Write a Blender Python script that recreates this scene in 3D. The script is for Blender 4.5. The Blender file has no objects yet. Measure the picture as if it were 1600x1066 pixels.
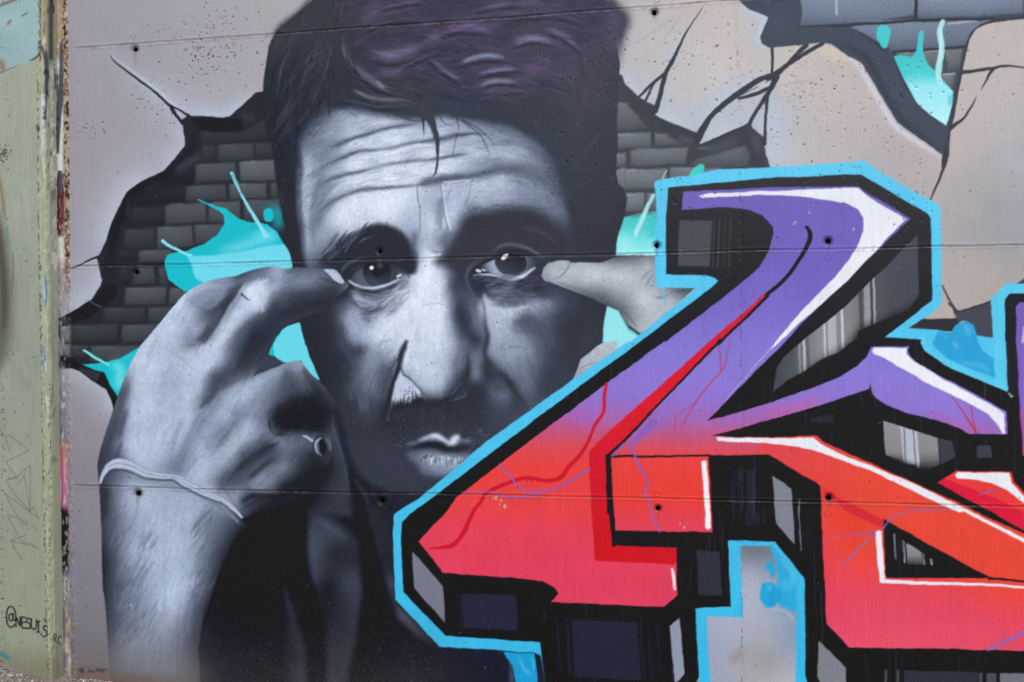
import bpy, math, random
import numpy as np
from mathutils import Matrix, Vector

scene = bpy.context.scene
# ---------------------------------------------------------------- camera
GZ = 0.862                                   # height of the third casting joint above the ground
CX, CD, CZ = 2.8803, 4.1703, 0.6744 + GZ
YAW, PITCH, ROLL, FPX = -0.1988, -0.0062, -0.0097, 1600.0
def cam_axes():
    cy, sy, cp, sp = math.cos(YAW), math.sin(YAW), math.cos(PITCH), math.sin(PITCH)
    fwd = np.array([sy*cp, cy*cp, sp]); right = np.array([cy, -sy, 0.0]); up = np.cross(right, fwd)
    c, s = math.cos(ROLL), math.sin(ROLL)
    return c*right + s*up, -s*right + c*up, fwd
AX_R, AX_U, AX_F = cam_axes()
cam_data = bpy.data.cameras.new('camera'); cam = bpy.data.objects.new('camera', cam_data)
scene.collection.objects.link(cam)
cam_data.sensor_width = 36.0; cam_data.lens = 36.0 * FPX / 1600.0
cam_data.clip_start = 0.05; cam_data.clip_end = 2000
cam.matrix_world = Matrix(((AX_R[0], AX_U[0], -AX_F[0], CX), (AX_R[1], AX_U[1], -AX_F[1], -CD), (AX_R[2], AX_U[2], -AX_F[2], CZ), (0, 0, 0, 1)))
scene.camera = cam
# ---------------------------------------------------------------- sky, sun, exposure
SUN_EL, SUN_AZ = math.radians(50), math.radians(158)      # azimuth clockwise from +Y
world = bpy.data.worlds.new('World'); scene.world = world; world.use_nodes = True
wn = world.node_tree; wn.nodes.clear()
sky = wn.nodes.new('ShaderNodeTexSky'); sky.sky_type = 'NISHITA'; sky.sun_disc = False
sky.sun_elevation = SUN_EL; sky.sun_rotation = SUN_AZ
sky.air_density = 1.0; sky.dust_density = 2.0; sky.ozone_density = 1.0
bg = wn.nodes.new('ShaderNodeBackground'); bg.inputs['Strength'].default_value = 0.15
wo = wn.nodes.new('ShaderNodeOutputWorld')
wn.links.new(sky.outputs['Color'], bg.inputs['Color']); wn.links.new(bg.outputs['Background'], wo.inputs['Surface'])
sun_data = bpy.data.lights.new('sun', 'SUN'); sun_data.energy = 1.5; sun_data.angle = math.radians(18); sun_data.color = (1.0, 0.975, 0.94)
sun = bpy.data.objects.new('sun', sun_data); scene.collection.objects.link(sun)
sd = Vector((math.sin(SUN_AZ)*math.cos(SUN_EL), math.cos(SUN_AZ)*math.cos(SUN_EL), math.sin(SUN_EL)))
sun.rotation_euler = sd.to_track_quat('Z', 'Y').to_euler(); sun.location = sd * 20
scene.view_settings.view_transform = 'Standard'; scene.view_settings.look = 'None'
scene.view_settings.exposure = 0.35; scene.view_settings.gamma = 1.0; scene.view_settings.use_curve_mapping = False
try:
    scene.cycles.use_denoising = True; scene.cycles.filter_width = 1.15
except Exception: pass

# ---------------------------------------------------------------- mural paint
# The mural is paint on a flat concrete wall.  It is laid out here on a paint
# sheet (one unit = a few mm of wall), later carried by the wall's own vertices.
PX0, PY0, PW, PH = -40, -240, 2080, 1440
IMG = np.zeros((PH, PW, 3), np.float32)
IDS = np.zeros((PH, PW), np.int16)
PARTS = {'painted_plaster': 0}
CLIP = [None]
_rs = np.random.RandomState(7)

def part_id(n):
    return PARTS.setdefault(n, len(PARTS))

def Z(ox, oy, w, out=1599.0):
    s = w / out
    return lambda pts: [(ox + p[0] * s, oy + p[1] * s) + tuple(p[2:]) for p in pts]

def spline(pts, n=6, closed=False):
    P = np.array([p[:2] for p in pts], float)
    if len(P) < 3: return P
    m = len(P); out = []
    for i in range(m if closed else m - 1):
        if closed: a, b, c, d = P[(i-1) % m], P[i], P[(i+1) % m], P[(i+2) % m]
        else: a, b, c, d = P[max(i-1, 0)], P[i], P[i+1], P[min(i+2, m-1)]
        for k in range(n):
            t = k / n
            out.append(.5 * (2*b + (c-a)*t + (2*a-5*b+4*c-d)*t*t + (3*b-a-3*c+d)*t**3))
    if not closed: out.append(P[-1])
    return np.array(out)

def _win(x0, y0, x1, y1):
    i0 = int(max(0, math.floor(x0 - PX0))); i1 = int(min(PW, math.ceil(x1 - PX0)))
    j0 = int(max(0, math.floor(y0 - PY0))); j1 = int(min(PH, math.ceil(y1 - PY0)))
    return i0, i1, j0, j1

def seg_dist(A, B, i0, i1, j0, j1):
    xs = np.arange(i0, i1, dtype=np.float32)[None, :] + (PX0 + .5)
    ys = np.arange(j0, j1, dtype=np.float32)[:, None] + (PY0 + .5)
    d = B - A; L = float(d @ d) + 1e-9
    t = np.clip(((xs - A[0]) * d[0] + (ys - A[1]) * d[1]) / L, 0, 1)
    return np.hypot(xs - A[0] - t * d[0], ys - A[1] - t * d[1]), t

def poly_mask(pts, f=1.0, sp=0, grow=0.0):
    P = spline(pts, sp, True) if sp else np.array([p[:2] for p in pts], float)
    f = max(f, 1.0); R = f * .5 + 1 + abs(grow)
    i0, i1, j0, j1 = _win(P[:, 0].min() - R, P[:, 1].min() - R, P[:, 0].max() + R, P[:, 1].max() + R)
    if i1 <= i0 or j1 <= j0: return None
    h, w = j1 - j0, i1 - i0
    tog = np.zeros((h, w + 1), np.int32)
    dist = np.full((h, w), R, np.float32)
    for k in range(len(P)):
        A, B = P[k], P[(k + 1) % len(P)]
        ya, yb = A[1] - PY0 - .5, B[1] - PY0 - .5
        if ya != yb:
            lo, hi = (ya, yb) if ya < yb else (yb, ya)
            r = np.arange(max(j0, math.ceil(lo)), min(j1, math.ceil(hi)))
            if len(r):
                x = A[0] + (r - ya) / (yb - ya) * (B[0] - A[0]) - PX0 - .5
                c = np.clip(np.ceil(x).astype(int) - i0, 0, w)
                np.add.at(tog, (r - j0, c), 1)
        a0, a1, b0, b1 = _win(min(A[0], B[0]) - R, min(A[1], B[1]) - R, max(A[0], B[0]) + R, max(A[1], B[1]) + R)
        a0, a1, b0, b1 = max(a0, i0), min(a1, i1), max(b0, j0), min(b1, j1)
        if a1 > a0 and b1 > b0:
            d, _ = seg_dist(A, B, a0, a1, b0, b1)
            v = dist[b0-j0:b1-j0, a0-i0:a1-i0]
            np.minimum(v, d, out=v)
    ins = (np.cumsum(tog, 1)[:, :w] & 1).astype(bool)
    sd = np.where(ins, dist, -dist) + grow
    m = np.clip(.5 + sd / f, 0, 1)
    if f > 1.6: m = m * m * (3 - 2 * m)
    return (slice(j0, j1), slice(i0, i1)), m.astype(np.float32)

def line_mask(pts, w, f=1.0, sp=6, soft=False):
    n = len(pts); fade = False
    if soft and n == 2 and abs(pts[0][0]-pts[1][0]) + abs(pts[0][1]-pts[1][1]) > 1:
        pts = [(pts[0][0]+(pts[1][0]-pts[0][0])*t, pts[0][1]+(pts[1][1]-pts[0][1])*t) for t in (0,.25,.5,.75,1)]
        if not np.isscalar(w): w = np.interp((0,.25,.5,.75,1), np.linspace(0,1,len(w)), w)
        n = 5
    fade = soft and n > 2
    if np.isscalar(w): w = [w] * n
    elif len(w) != n: w = np.interp(np.linspace(0, 1, n), np.linspace(0, 1, len(w)), w)
    P = spline(pts, sp) if (sp and n > 2) else np.array([p[:2] for p in pts], float)
    ws = np.interp(np.linspace(0, n - 1, len(P)), np.arange(n), w)
    if fade:
        tt = np.linspace(0, 1, len(P)); fa = np.clip(np.minimum(tt, 1 - tt) / .26, 0, 1); fa = .12 + .88 * fa * fa * (3 - 2 * fa); ws = ws * (.55 + .45 * fa)
    R = max(ws) * (1.3 if soft else .5) + f + 1
    i0, i1, j0, j1 = _win(P[:, 0].min() - R, P[:, 1].min() - R, P[:, 0].max() + R, P[:, 1].max() + R)
    if i1 <= i0 or j1 <= j0: return None
    m = np.zeros((j1 - j0, i1 - i0), np.float32)
    for k in range(len(P) - 1):
        A, B = P[k], P[k + 1]
        a0, a1, b0, b1 = _win(min(A[0], B[0]) - R, min(A[1], B[1]) - R, max(A[0], B[0]) + R, max(A[1], B[1]) + R)
        a0, a1, b0, b1 = max(a0, i0), min(a1, i1), max(b0, j0), min(b1, j1)
        if a1 <= a0 or b1 <= b0: continue
        d, t = seg_dist(A, B, a0, a1, b0, b1)
        r = np.maximum((ws[k] * (1 - t) + ws[k + 1] * t) * .5, .05)
        if soft:
            v = np.exp(-1.0 * (d / r) ** 2)
            if fade: v *= fa[k] * (1 - t) + fa[k + 1] * t
        else:
            v = np.clip(.5 + (r - d) / f, 0, 1)
            v *= np.clip(r * 2, 0, 1)
        s = m[b0-j0:b1-j0, a0-i0:a1-i0]
        np.maximum(s, v, out=s)
    return (slice(j0, j1), slice(i0, i1)), m

def C(c):
    """grey of the portrait ramp (a number) or an sRGB triple"""
    if np.isscalar(c):
        x = [0, 26, 45, 70, 110, 160, 200, 235, 255]
        return np.array([np.interp(c, x, v) for v in ([0, 25, 41, 63, 98, 148, 189, 228, 252], [0, 25, 43, 69, 109, 161, 202, 236, 254], [0, 30, 52, 84, 129, 184, 225, 250, 255])], np.float32)
    return np.array(c, np.float32)

def put(sm, col, a=1.0, part=None, thr=.5):
    if sm is None: return
    s, m = sm
    if CLIP[0] is not None: m = m * CLIP[0][s]
    m = m * a
    c = col(s) if callable(col) else C(col)
    v = IMG[s]; v += (c - v) * m[..., None]
    if part is not None:
        k = part_id(part); iv = IDS[s]; iv[m > thr] = k

def P(pts, col, f=1.2, sp=0, a=1.0, part=None, grow=0):      # filled shape
    put(poly_mask(pts, f, sp, grow), col, a, part)
def S(pts, w, col, f=1.1, sp=6, a=1.0, part=None):           # brush line
    put(line_mask(pts, w, f, sp), col, a, part)
def B(pts, w, col, a=1.0, sp=5, part=None):                  # airbrush
    if np.isscalar(pts[0]): pts = [pts, (pts[0] + .1, pts[1])]
    put(line_mask(pts, w, 1, sp, True), col, a, part)

def full(sm):
    o = np.zeros((PH, PW), np.float32)
    if sm is not None: o[sm[0]] = sm[1]
    return o

def grid(s):
    xs = np.arange(s[1].start, s[1].stop, dtype=np.float32)[None, :] + (PX0 + .5)
    ys = np.arange(s[0].start, s[0].stop, dtype=np.float32)[:, None] + (PY0 + .5)
    return xs + 0 * ys, ys + 0 * xs

def ramp_y(stops, k=0.0):
    """colour by height on the wall (k tilts it along x)"""
    ys = [q[0] for q in stops]; cs = np.array([C(q[1]) for q in stops], np.float32)
    def f(s):
        x, y = grid(s); t = y + k * x
        return np.stack([np.interp(t, ys, cs[:, i]) for i in range(3)], -1).astype(np.float32)
    return f

def field(pts, lam=2.0):
    """smooth airbrushed blend through colour dabs (thin-plate spline)"""
    Q = np.array([p[:2] for p in pts], float) / 100.0
    V = np.array([C(p[2]) for p in pts], float)
    n = len(Q)
    def U(r2): return np.where(r2 > 1e-12, r2 * np.log(r2 + 1e-12), 0)
    K = U(((Q[:, None] - Q[None]) ** 2).sum(-1)) + np.eye(n) * lam * 1e-3
    A = np.zeros((n + 3, n + 3)); A[:n, :n] = K; A[:n, n] = 1; A[:n, n+1:] = Q; A[n:, :n] = A[:n, n:].T
    Wt = np.linalg.solve(A, np.vstack([V, np.zeros((3, 3))]))
    lo, hi = V.min(0) - 3, V.max(0) + 3
    def f(s):
        st = 4
        j0, j1, i0, i1 = s[0].start, s[0].stop, s[1].start, s[1].stop
        gx = np.arange(i0, i1 + st, st); gy = np.arange(j0, j1 + st, st)
        qx, qy = np.meshgrid((gx + PX0 + .5) / 100.0, (gy + PY0 + .5) / 100.0)
        o = Wt[n] + qx[..., None] * Wt[n+1] + qy[..., None] * Wt[n+2]
        for k in range(n):
            o = o + U((qx - Q[k, 0]) ** 2 + (qy - Q[k, 1]) ** 2)[..., None] * Wt[k]
        o = np.clip(o, lo, hi)
        fx = (np.arange(i1 - i0) / st); fy = (np.arange(j1 - j0) / st)
        x0 = fx.astype(int); y0 = fy.astype(int); tx = (fx - x0)[None, :, None]; ty = (fy - y0)[:, None, None]
        a = o[y0][:, x0]; b = o[y0][:, np.minimum(x0 + 1, len(gx) - 1)]
        c = o[np.minimum(y0 + 1, len(gy) - 1)][:, x0]; d = o[np.minimum(y0 + 1, len(gy) - 1)][:, np.minimum(x0 + 1, len(gx) - 1)]
        return ((a * (1 - tx) + b * tx) * (1 - ty) + (c * (1 - tx) + d * tx) * ty).astype(np.float32)
    return f

def noise(sx, sy, seed, oct=3):
    """value noise over the whole sheet, -1..1"""
    rs = np.random.RandomState(seed); o = np.zeros((PH, PW), np.float32); amp = 1; tot = 0
    for k in range(oct):
        nx, ny = int(PW / sx) + 3, int(PH / sy) + 3
        g = rs.rand(ny, nx).astype(np.float32) * 2 - 1
        fx = np.arange(PW) / sx; fy = np.arange(PH) / sy
        x0 = fx.astype(int); y0 = fy.astype(int); tx = fx - x0; ty = fy - y0
        tx = (tx * tx * (3 - 2 * tx))[None, :].astype(np.float32); ty = (ty * ty * (3 - 2 * ty))[:, None].astype(np.float32)
        r = g[y0] * (1 - ty) + g[y0 + 1] * ty
        o += amp * (r[:, x0] * (1 - tx) + r[:, x0 + 1] * tx); tot += amp
        amp *= .55; sx = max(1.0, sx / 2); sy = max(1.0, sy / 2)
    return o / tot

def spatter(pts, n, spread, col, r=(.6, 1.4), a=.8, seed=1):
    """fine spray dots scattered about a line"""
    rs = np.random.RandomState(seed)
    Q = spline(pts, 8) if len(pts) > 2 else np.array([p[:2] for p in pts], float)
    for k in range(n):
        t = rs.rand() * (len(Q) - 1); i = int(t)
        p = Q[i] + (Q[min(i + 1, len(Q) - 1)] - Q[i]) * (t - i) + rs.randn(2) * spread
        rr = rs.uniform(*r)
        put(line_mask([p, p + .1], rr * 2, 1.0, 0), col, a * rs.uniform(.4, 1))

def grain(poly, guides, n, ln, w, delta, seed, a=(.2, .6), f=1.5):
    """many short strokes that follow the guide lines, a little lighter or darker than what they cross"""
    rs = np.random.RandomState(seed); sm = poly_mask(poly, 1)
    if sm is None: return
    s, m = sm
    gp, gt = [], []
    for g in guides:
        q = spline(g, 5) if len(g) > 2 else np.array([p[:2] for p in g], float)
        t = np.gradient(q, axis=0); t /= np.hypot(t[:, 0], t[:, 1])[:, None] + 1e-6
        gp.append(q); gt.append(t)
    gp = np.concatenate(gp); gt = np.concatenate(gt)
    jj, ii = np.nonzero(m > .5)
    for k in range(n):
        q = rs.randint(len(jj)); x, y = ii[q] + s[1].start + PX0, jj[q] + s[0].start + PY0
        wt = 1 / (((gp - (x, y)) ** 2).sum(1) + 30) ** 1.5
        i0 = int(np.argmax(wt)); sg = np.sign(gt @ gt[i0]); t = (gt * (wt * sg)[:, None]).sum(0); t /= np.hypot(*t) + 1e-6
        an = rs.randn() * .12; t = np.array([t[0] * math.cos(an) - t[1] * math.sin(an), t[0] * math.sin(an) + t[1] * math.cos(an)])
        L = rs.uniform(*ln) * .5; cv = rs.randn() * L * .08
        c = IMG[int(y - PY0), int(x - PX0)].copy(); d = rs.choice([-1, 1]) * rs.uniform(.5, 1) * delta * (.45 + c[1] / 200.)
        p0 = (x - t[0] * L, y - t[1] * L); p1 = (x - t[1] * cv, y + t[0] * cv); p2 = (x + t[0] * L, y + t[1] * L)
        S([p0, p1, p2], [.4, rs.uniform(*w), .4], c + d * np.array([.95, 1, 1.06], np.float32), f, 3, a=rs.uniform(*a))
# ---- plaster ground of the mural, the left-to-right light gradient put into its colours
PL = [(-40,-200,(164,160,170)),(130,60,(159,155,166)),(300,60,(165,161,171)),(140,300,(156,151,162)),(230,200,(161,157,168)),(130,440,(154,154,168)),
      (130,700,(142,137,148)),(140,900,(130,128,141)),(140,1060,(116,114,124)),(400,60,(170,166,174)),(1000,40,(188,183,186)),(1100,90,(196,190,191)),
      (1060,150,(195,192,195)),(1300,180,(190,183,183)),(1400,240,(182,175,179)),(1550,130,(190,182,182)),(1580,60,(192,184,183)),(1500,300,(180,173,173)),
      (1570,340,(162,162,169)),(1510,360,(166,163,169)),(1490,430,(179,170,168)),(1540,400,(170,165,168)),(1960,-100,(192,186,187)),(1960,500,(176,172,175)),(1960,1100,(156,155,165)),(800,-200,(181,177,181)),(700,900,(146,145,155))]
put(((slice(0, PH), slice(0, PW)), np.ones((PH, PW), np.float32)), field(PL), 1, 'painted_plaster')

zA = Z(90,170,390); zB = Z(90,400,390); zC = Z(940,120,300); zD = Z(400,160,300); zE = Z(660,160,300)
zF = Z(500,370,200,1600); zG = Z(400,267,400,1597); zH = Z(560,480,270); zI = Z(720,480,240); zJ = Z(690,340,270)
zK = Z(590,600,210); zL = Z(140,560,420); zN = Z(0,800,400,1600); zQ = Z(400,800,400,1600); zR = Z(800,267,400,1597)
zT1 = Z(0,0,400,1597); zT2 = Z(400,0,400,1597); zT3 = Z(800,0,400,1597); zT4 = Z(1200,0,400,1597); zT5 = Z(0,267,400,1597); zT8 = Z(1200,267,400,1597)
zT9 = Z(0,534,400,1600); zT10 = Z(400,534,400,1600); zT11 = Z(800,534,400,1600); zT12 = Z(1200,534,400,1600); zT15 = Z(800,800,400,1600); zT16 = Z(1200,800,400,1600)
zHh = Z(400,0,600)
RIM = (189,200,216)
# sprayed pale rims where the plaster "breaks"
for pts, w, a in [(zT1([(700,350),(850,480),(980,580),(1100,660),(1170,705),(1300,715),(1400,720),(1450,690),(1597,560)]), 34, .55),
               (zT1([(1170,712),(1300,716),(1400,722),(1470,670),(1597,560)]), 16, .55),
               (zT1([(1150,760),(1165,850),(1160,920),(1090,985),(1000,1066)]), 42, .6),
               (zT5([(1020,-10),(880,60),(785,120),(735,220),(680,340),(650,430),(600,530)]), 46, .62),
               (zT5([(580,560),(625,680),(600,740),(500,830),(400,890)]), 50, .5),
               (zB([(0,740),(140,740),(240,800),(320,880),(350,960),(355,1010)]), 36, .55),
               (zC([(150,-40),(190,30),(240,90),(310,150),(440,225)]), 26, .75), (zC([(440,310),(560,360),(790,455)]), 34, .8),
               (zC([(480,40),(500,130),(460,300)]), 12, .4), (zC([(540,-80),(700,-400)]), 14, .5),
               (zC([(800,450),(900,300),(1050,160),(1200,60)]), 26, .7), (zC([(830,555),(1000,480),(1150,415),(1230,360)]), 40, .75),
               (zC([(1270,320),(1350,180)]), 14, .6), (zC([(1290,430),(1340,490),(1350,200)]), 34, .7), (zC([(1395,250),(1390,500),(1395,700)]), 40, .45),
               (zT3([(1400,0),(1480,70),(1580,110),(1540,220),(1545,270),(1597,320)]), 16, .9), (zT3([(1597,380),(1500,500),(1380,590),(1250,690),(1180,790)]), 18, .5),
               (zT4([(0,640),(60,760),(60,1066)]), 40, .5), (zT4([(1460,950),(1597,1066)]), 30, .2)]:
    B(pts, w * 1.9, (176,188,207), a * .75); B(pts, w * .7, (196,206,221), a * .6)
for pts, w, c, a in [(zT4([(330,320),(400,330),(500,420)]), 18, (218,200,178), .6), (zT4([(400,300),(500,360),(560,400),(610,480),(700,640),(790,780),(940,890),(1070,975),(1080,1040)]), 9, (205,207,220), .95),
                     (zT8([(1200,130),(1300,60)]), 60, (160,162,168), .35), (zT8([(1290,180),(1400,250)]), 50, (152,156,163), .4),(zT8([(1250,560),(1400,640)]), 40, (190,172,160), .5),(zT8([(1300,540),(1450,560)]), 50, (158,160,165), .35)]:
    B(pts, w, c, a)
B([(1560,260),(1590,240)], 40, (165,170,182), .35); B([(1500,310),(1530,330)], 40, (186,178,172), .4)
# ---- left hole: rim, bricks
HL = zT1([(1597,580),(1430,725),(1390,735),(1300,728),(1165,722),(1135,745),(1150,850),(1150,910),(1090,985),(1020,1066)]) + \
     zT5([(880,70),(795,130),(740,230),(690,340),(660,430),(620,520),(602,545),(615,590),(635,680),(625,720),(570,800),(440,885),(365,922)]) + \
     [(92,575)] + zB([(90,720),(140,740),(240,810),(310,860),(345,930),(358,985)]) + [(230,690),(520,640),(520,120)]
HM = full(poly_mask(HL, 1.5))
P(HL, (43,44,51), 1.5, part='painted_crack')
CLIP[0] = HM
def brick(pts, L, part='painted_brick', f=6, tint=(1.0,1.0,.985)):
    c = np.array([L*tint[0]-1, L*tint[1]+4, L*tint[2]+13], np.float32) * (1.1 if L > 87 else 1.0)
    xs = [p[0] for p in pts]; ys = [p[1] for p in pts]; n = sum(1 for k in PARTS if k.startswith(part))
    x0, x1, y0, y1 = min(xs), max(xs), min(ys), max(ys)
    def col(s):
        x, y = grid(s)
        u = np.clip((x - x0) / (x1 - x0 + 1e-6), 0, 1); v = np.clip((y - y0) / (y1 - y0 + 1e-6), 0, 1)
        k = 1.08 - .30 * v**2 - .14 * np.abs(u - .35)**1.5
        return c * k[..., None]
    P(pts, col, f, a=.93, part='%s#%d' % (part, n), grow=.5)
    B([(x0 + 3, y0 + 3.5), (x0 + (x1 - x0) * .5, y0 + 2.5)], 4, tuple(c * 1.28), .5)
for q, L in [([(920,145),(1180,158),(1320,80),(1345,190),(1230,205),(925,230)],56),([(930,240),(1010,235),(1020,340),(925,345)],54),([(1035,235),(1250,225),(1250,325),(1030,335)],70),
             ([(1265,225),(1370,220),(1385,315),(1265,325)],58),([(890,360),(1135,345),(1145,455),(885,470)],78),([(1165,345),(1385,330),(1395,455),(1170,462)],88),([(760,410),(870,370),(870,475),(720,490)],38),
             ([(830,500),(1070,485),(1085,580),(825,590)],74),([(1100,485),(1335,475),(1340,570),(1105,578)],86),([(1365,475),(1400,472),(1410,570),(1365,572)],72),([(540,580),(815,510),(815,595),(520,620)],40),
             ([(690,625),(945,600),(955,725),(695,740)],82),([(975,605),(1165,590),(1170,730),(970,725)],82),([(1195,590),(1415,580),(1430,720),(1195,720)],76),([(450,640),(675,630),(680,745),(440,755)],46),
             ([(430,780),(615,768),(620,890),(425,900)],58),([(640,765),(860,750),(870,880),(640,895)],84),([(880,750),(1080,740),(1080,865),(885,870)],78),([(525,912),(730,903),(735,975),(525,985)],78),([(400,915),(505,910),(505,975),(390,980)],42)]:
    brick(zA(q), L)
for q, L in [([(510,80),(612,75),(622,175),(480,180)],74),([(645,75),(690,75),(710,190),(655,185)],66),([(400,85),(460,80),(460,180),(400,185)],46),([(440,210),(690,200),(690,308),(430,310)],80),([(715,205),(830,215),(790,300),(715,315)],78),
             ([(300,335),(555,330),(560,428),(300,430)],58),([(585,330),(745,330),(690,425),(585,430)],66),([(90,445),(380,440),(380,545),(90,550)],60),([(415,445),(640,440),(560,550),(415,555)],72),
             ([(15,455),(80,450),(80,550),(15,560)],108),([(15,575),(80,570),(80,640),(15,640)],108),([(90,575),(195,570),(195,650),(90,640)],62),([(215,575),(530,575),(420,660),(300,690),(215,670)],72)]:
    brick(zB(q), L)
B(zA([(860,400),(780,440),(560,570),(500,620)]), 16, (38,39,46), .9)
B(zA([(870,90),(860,260),(700,420),(480,540),(430,660),(370,760),(340,930),(330,1000)]), 17, (28,29,35), .95)
B(zA([(740,410),(840,340),(920,300)]), 15, (58,64,79), .85); B(zA([(1170,50),(1260,60)]), 16, (56,62,76), .7)
B(zA([(455,560),(450,640),(440,690)]), 6, (55,60,70), .6); B(zA([(560,520),(660,470)]), 7, (50,55,66), .5)
P(zA([(855,60),(1180,65),(1180,140),(1000,145),(900,130)]), (28,29,35), 8)
P(zB([(75,370),(220,285),(275,225),(300,185),(385,190),(375,250),(330,310),(285,332),(200,390),(90,430),(15,455),(12,405)]), (30,31,37), 3)
S(zB([(210,290),(280,325)]), 1.6, (120,125,135), a=.7); B(zB([(30,420),(90,410)]), 8, (58,60,70), .8)
B(zB([(330,20),(330,160)]), 22, (36,38,45), .7)
P(zB([(12,650),(90,655),(150,700),(240,735),(290,735),(340,830),(385,900),(360,985),(345,930),(310,860),(240,810),(140,740),(90,722),(12,715)]), (25,25,29), 2)
P(zB([(130,712),(240,740),(278,752),(255,805),(140,736)]), (50,54,64), 2)
CLIP[0] = None
S(zT1([(690,345),(720,390),(850,490),(960,570),(1060,660),(1130,745)]), [.6,2,3,3.2,3.5,4], (33,35,43), part='painted_crack')
S(zT1([(700,352),(850,465),(980,560),(1090,655),(1160,712)]), [1,2.4,3,2.6,2], (188,200,222), a=.9)
S(zT1([(960,575),(1060,655),(1120,685),(1180,722)]), [2,3,3,4], (33,35,43), part='painted_crack'); S(zT1([(1070,680),(1140,770)]), [3,4.5], (33,35,43), part='painted_crack')
P(zT1([(1092,690),(1148,722),(1132,745)]), (170,178,195), 1.2)
S(zT5([(450,612),(520,575),(605,540)]), [1,2,3.2], (28,29,34), part='painted_crack')
S(zT5([(440,612),(470,600)]), 1.2, (60,60,66))
# splashes left
TE = (30,188,204); LT = (112,217,238)
SPL = zA([(893,583),(905,580),(955,603),(1080,640),(1165,705),(1210,722),(1340,738),(1400,785),(1445,860),(1480,910),(1508,1000),(1500,1070)]) + [(400,450),(330,455)] + \
      zB([(820,232),(760,192),(705,150),(685,60)]) + zA([(686,975),(700,940),(745,925),(830,912),(940,868),(1020,810),(1070,740),(1063,680),(1040,655),(960,615)])
P(SPL, TE, 1.4, part='painted_splash#0')
B(zA([(1400,640),(1420,760)]), 22, (30,170,185), .7); B(zA([(1350,620),(1430,680)]), 20, (40,150,160), .4)
CLIP[0] = full(poly_mask(SPL, 1.4))
P(zA([(832,948),(1000,938),(1180,915),(1350,880),(1460,870),(1540,1000),(1450,1130),(945,1120),(880,1090),(860,1010)]), LT, 4)
B(zA([(1000,925),(1180,880),(1300,840),(1420,830)]), 22, LT, .75); B(zA([(1250,800),(1400,800)]), 22, LT, .45)
B(zA([(1230,760),(1330,770)]), 8, (30,165,182), .5)
CLIP[0] = None
P(zA([(1318,690),(1322,650),(1350,635),(1378,655),(1382,700),(1365,722),(1330,718)]), TE, 1.4, 4, part='painted_splash#1')
S(zA([(1113,412),(1140,470),(1170,535)]), [4,5,2], (130,222,240), part='painted_splash#0'); S(zA([(1115,420),(1155,490)]), [1,2,1], (60,90,100), a=.7)
S(zA([(1175,545),(1240,660),(1300,760),(1335,815)]), [3.5,5,6,9], (135,225,242), 1.6, part='painted_splash#0')
S(zA([(672,847),(720,882),(830,936),(860,940)]), [5,4.5,4,3], (140,225,243), part='painted_splash#0')
P(zB([(160,697),(270,686),(330,672),(400,655),(522,585),(500,660),(450,740),(410,830),(382,902),(335,830),(300,745),(240,735)]), TE, 1.6, part='painted_splash#2')
B(zB([(340,690),(400,720),(395,800),(385,850)]), 20, (108,222,232), .85); B(zB([(420,660),(500,620)]), 6, (60,200,212), .7)
S(zB([(172,602),(250,655),(330,695)]), [3.5,4,3], (125,228,235), part='painted_splash#2')
P(zB([(1400,490),(1470,450),(1548,428),(1570,520),(1600,610),(1640,700),(1680,800),(1600,740),(1560,675),(1500,680),(1430,685),(1390,640),(1350,632),(1375,560)]), (105,217,235), 1.4, part='painted_splash#3')
P(zB([(1400,490),(1470,450),(1440,470),(1400,530),(1380,570),(1385,630),(1410,665),(1390,640),(1350,632),(1375,560)]), TE, 1.4)
# ---- right hole beside the head
HR = zC([(60,-60),(170,-10),(200,60),(245,100),(300,160),(345,190),(370,205),(440,238),(445,320),(560,375),(790,468),(822,565),(990,492),(1150,427),(1232,375),(1255,430),(1345,502),(1365,640),(1412,770)]) + \
     [(1300,300),(1300,420),(1030,420),(1010,560),(930,620),(930,100)]
P(HR, (68,71,80), 1.4, part='painted_crack#1')
CLIP[0] = full(poly_mask(HR, 1.4))
for q, L in [([(100,215),(190,225),(290,320),(380,430),(100,450)],92),([(100,478),(410,470),(420,590),(100,600)],100),([(450,470),(550,500),(690,570),(450,580)],92),([(100,640),(200,640),(205,740),(100,745)],102),
             ([(245,620),(720,590),(690,722),(245,745)],100),([(100,780),(535,765),(540,920),(190,940),(125,880)],108),([(565,765),(1000,750),(1000,900),(565,900)],100),([(200,975),(352,970),(350,1120),(190,1120)],108),([(375,970),(520,970),(520,1120),(375,1120)],98),
             ([(800,690),(1190,580),(1240,640),(1210,745),(870,765),(740,730)],88),([(160,760),(200,760),(200,1000),(160,1000)],100)]:
    brick(zC(q), L, 'painted_brick', 5, (1.0,1.01,1.0))
B(zC([(170,60),(300,230),(430,300),(560,430),(780,520),(760,700)]), 16, (62,64,74), .85)
B(zC([(640,500),(770,545)]), 10, (78,86,102), .8); B(zC([(870,630),(1140,530)]), 16, (74,80,94), .9); B(zC([(1180,420),(1230,560),(1290,700),(1380,740)]), 16, (62,65,76), .9)
B(zC([(1270,500),(1300,620)]), 14, (80,88,104), .6); B(zC([(800,560),(990,500),(1200,400)]), 8, (58,60,70), .9); B(zC([(420,330),(430,590)]), 5, (62,64,74), .8)
CLIP[0] = None
CK = (63,64,73)
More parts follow.
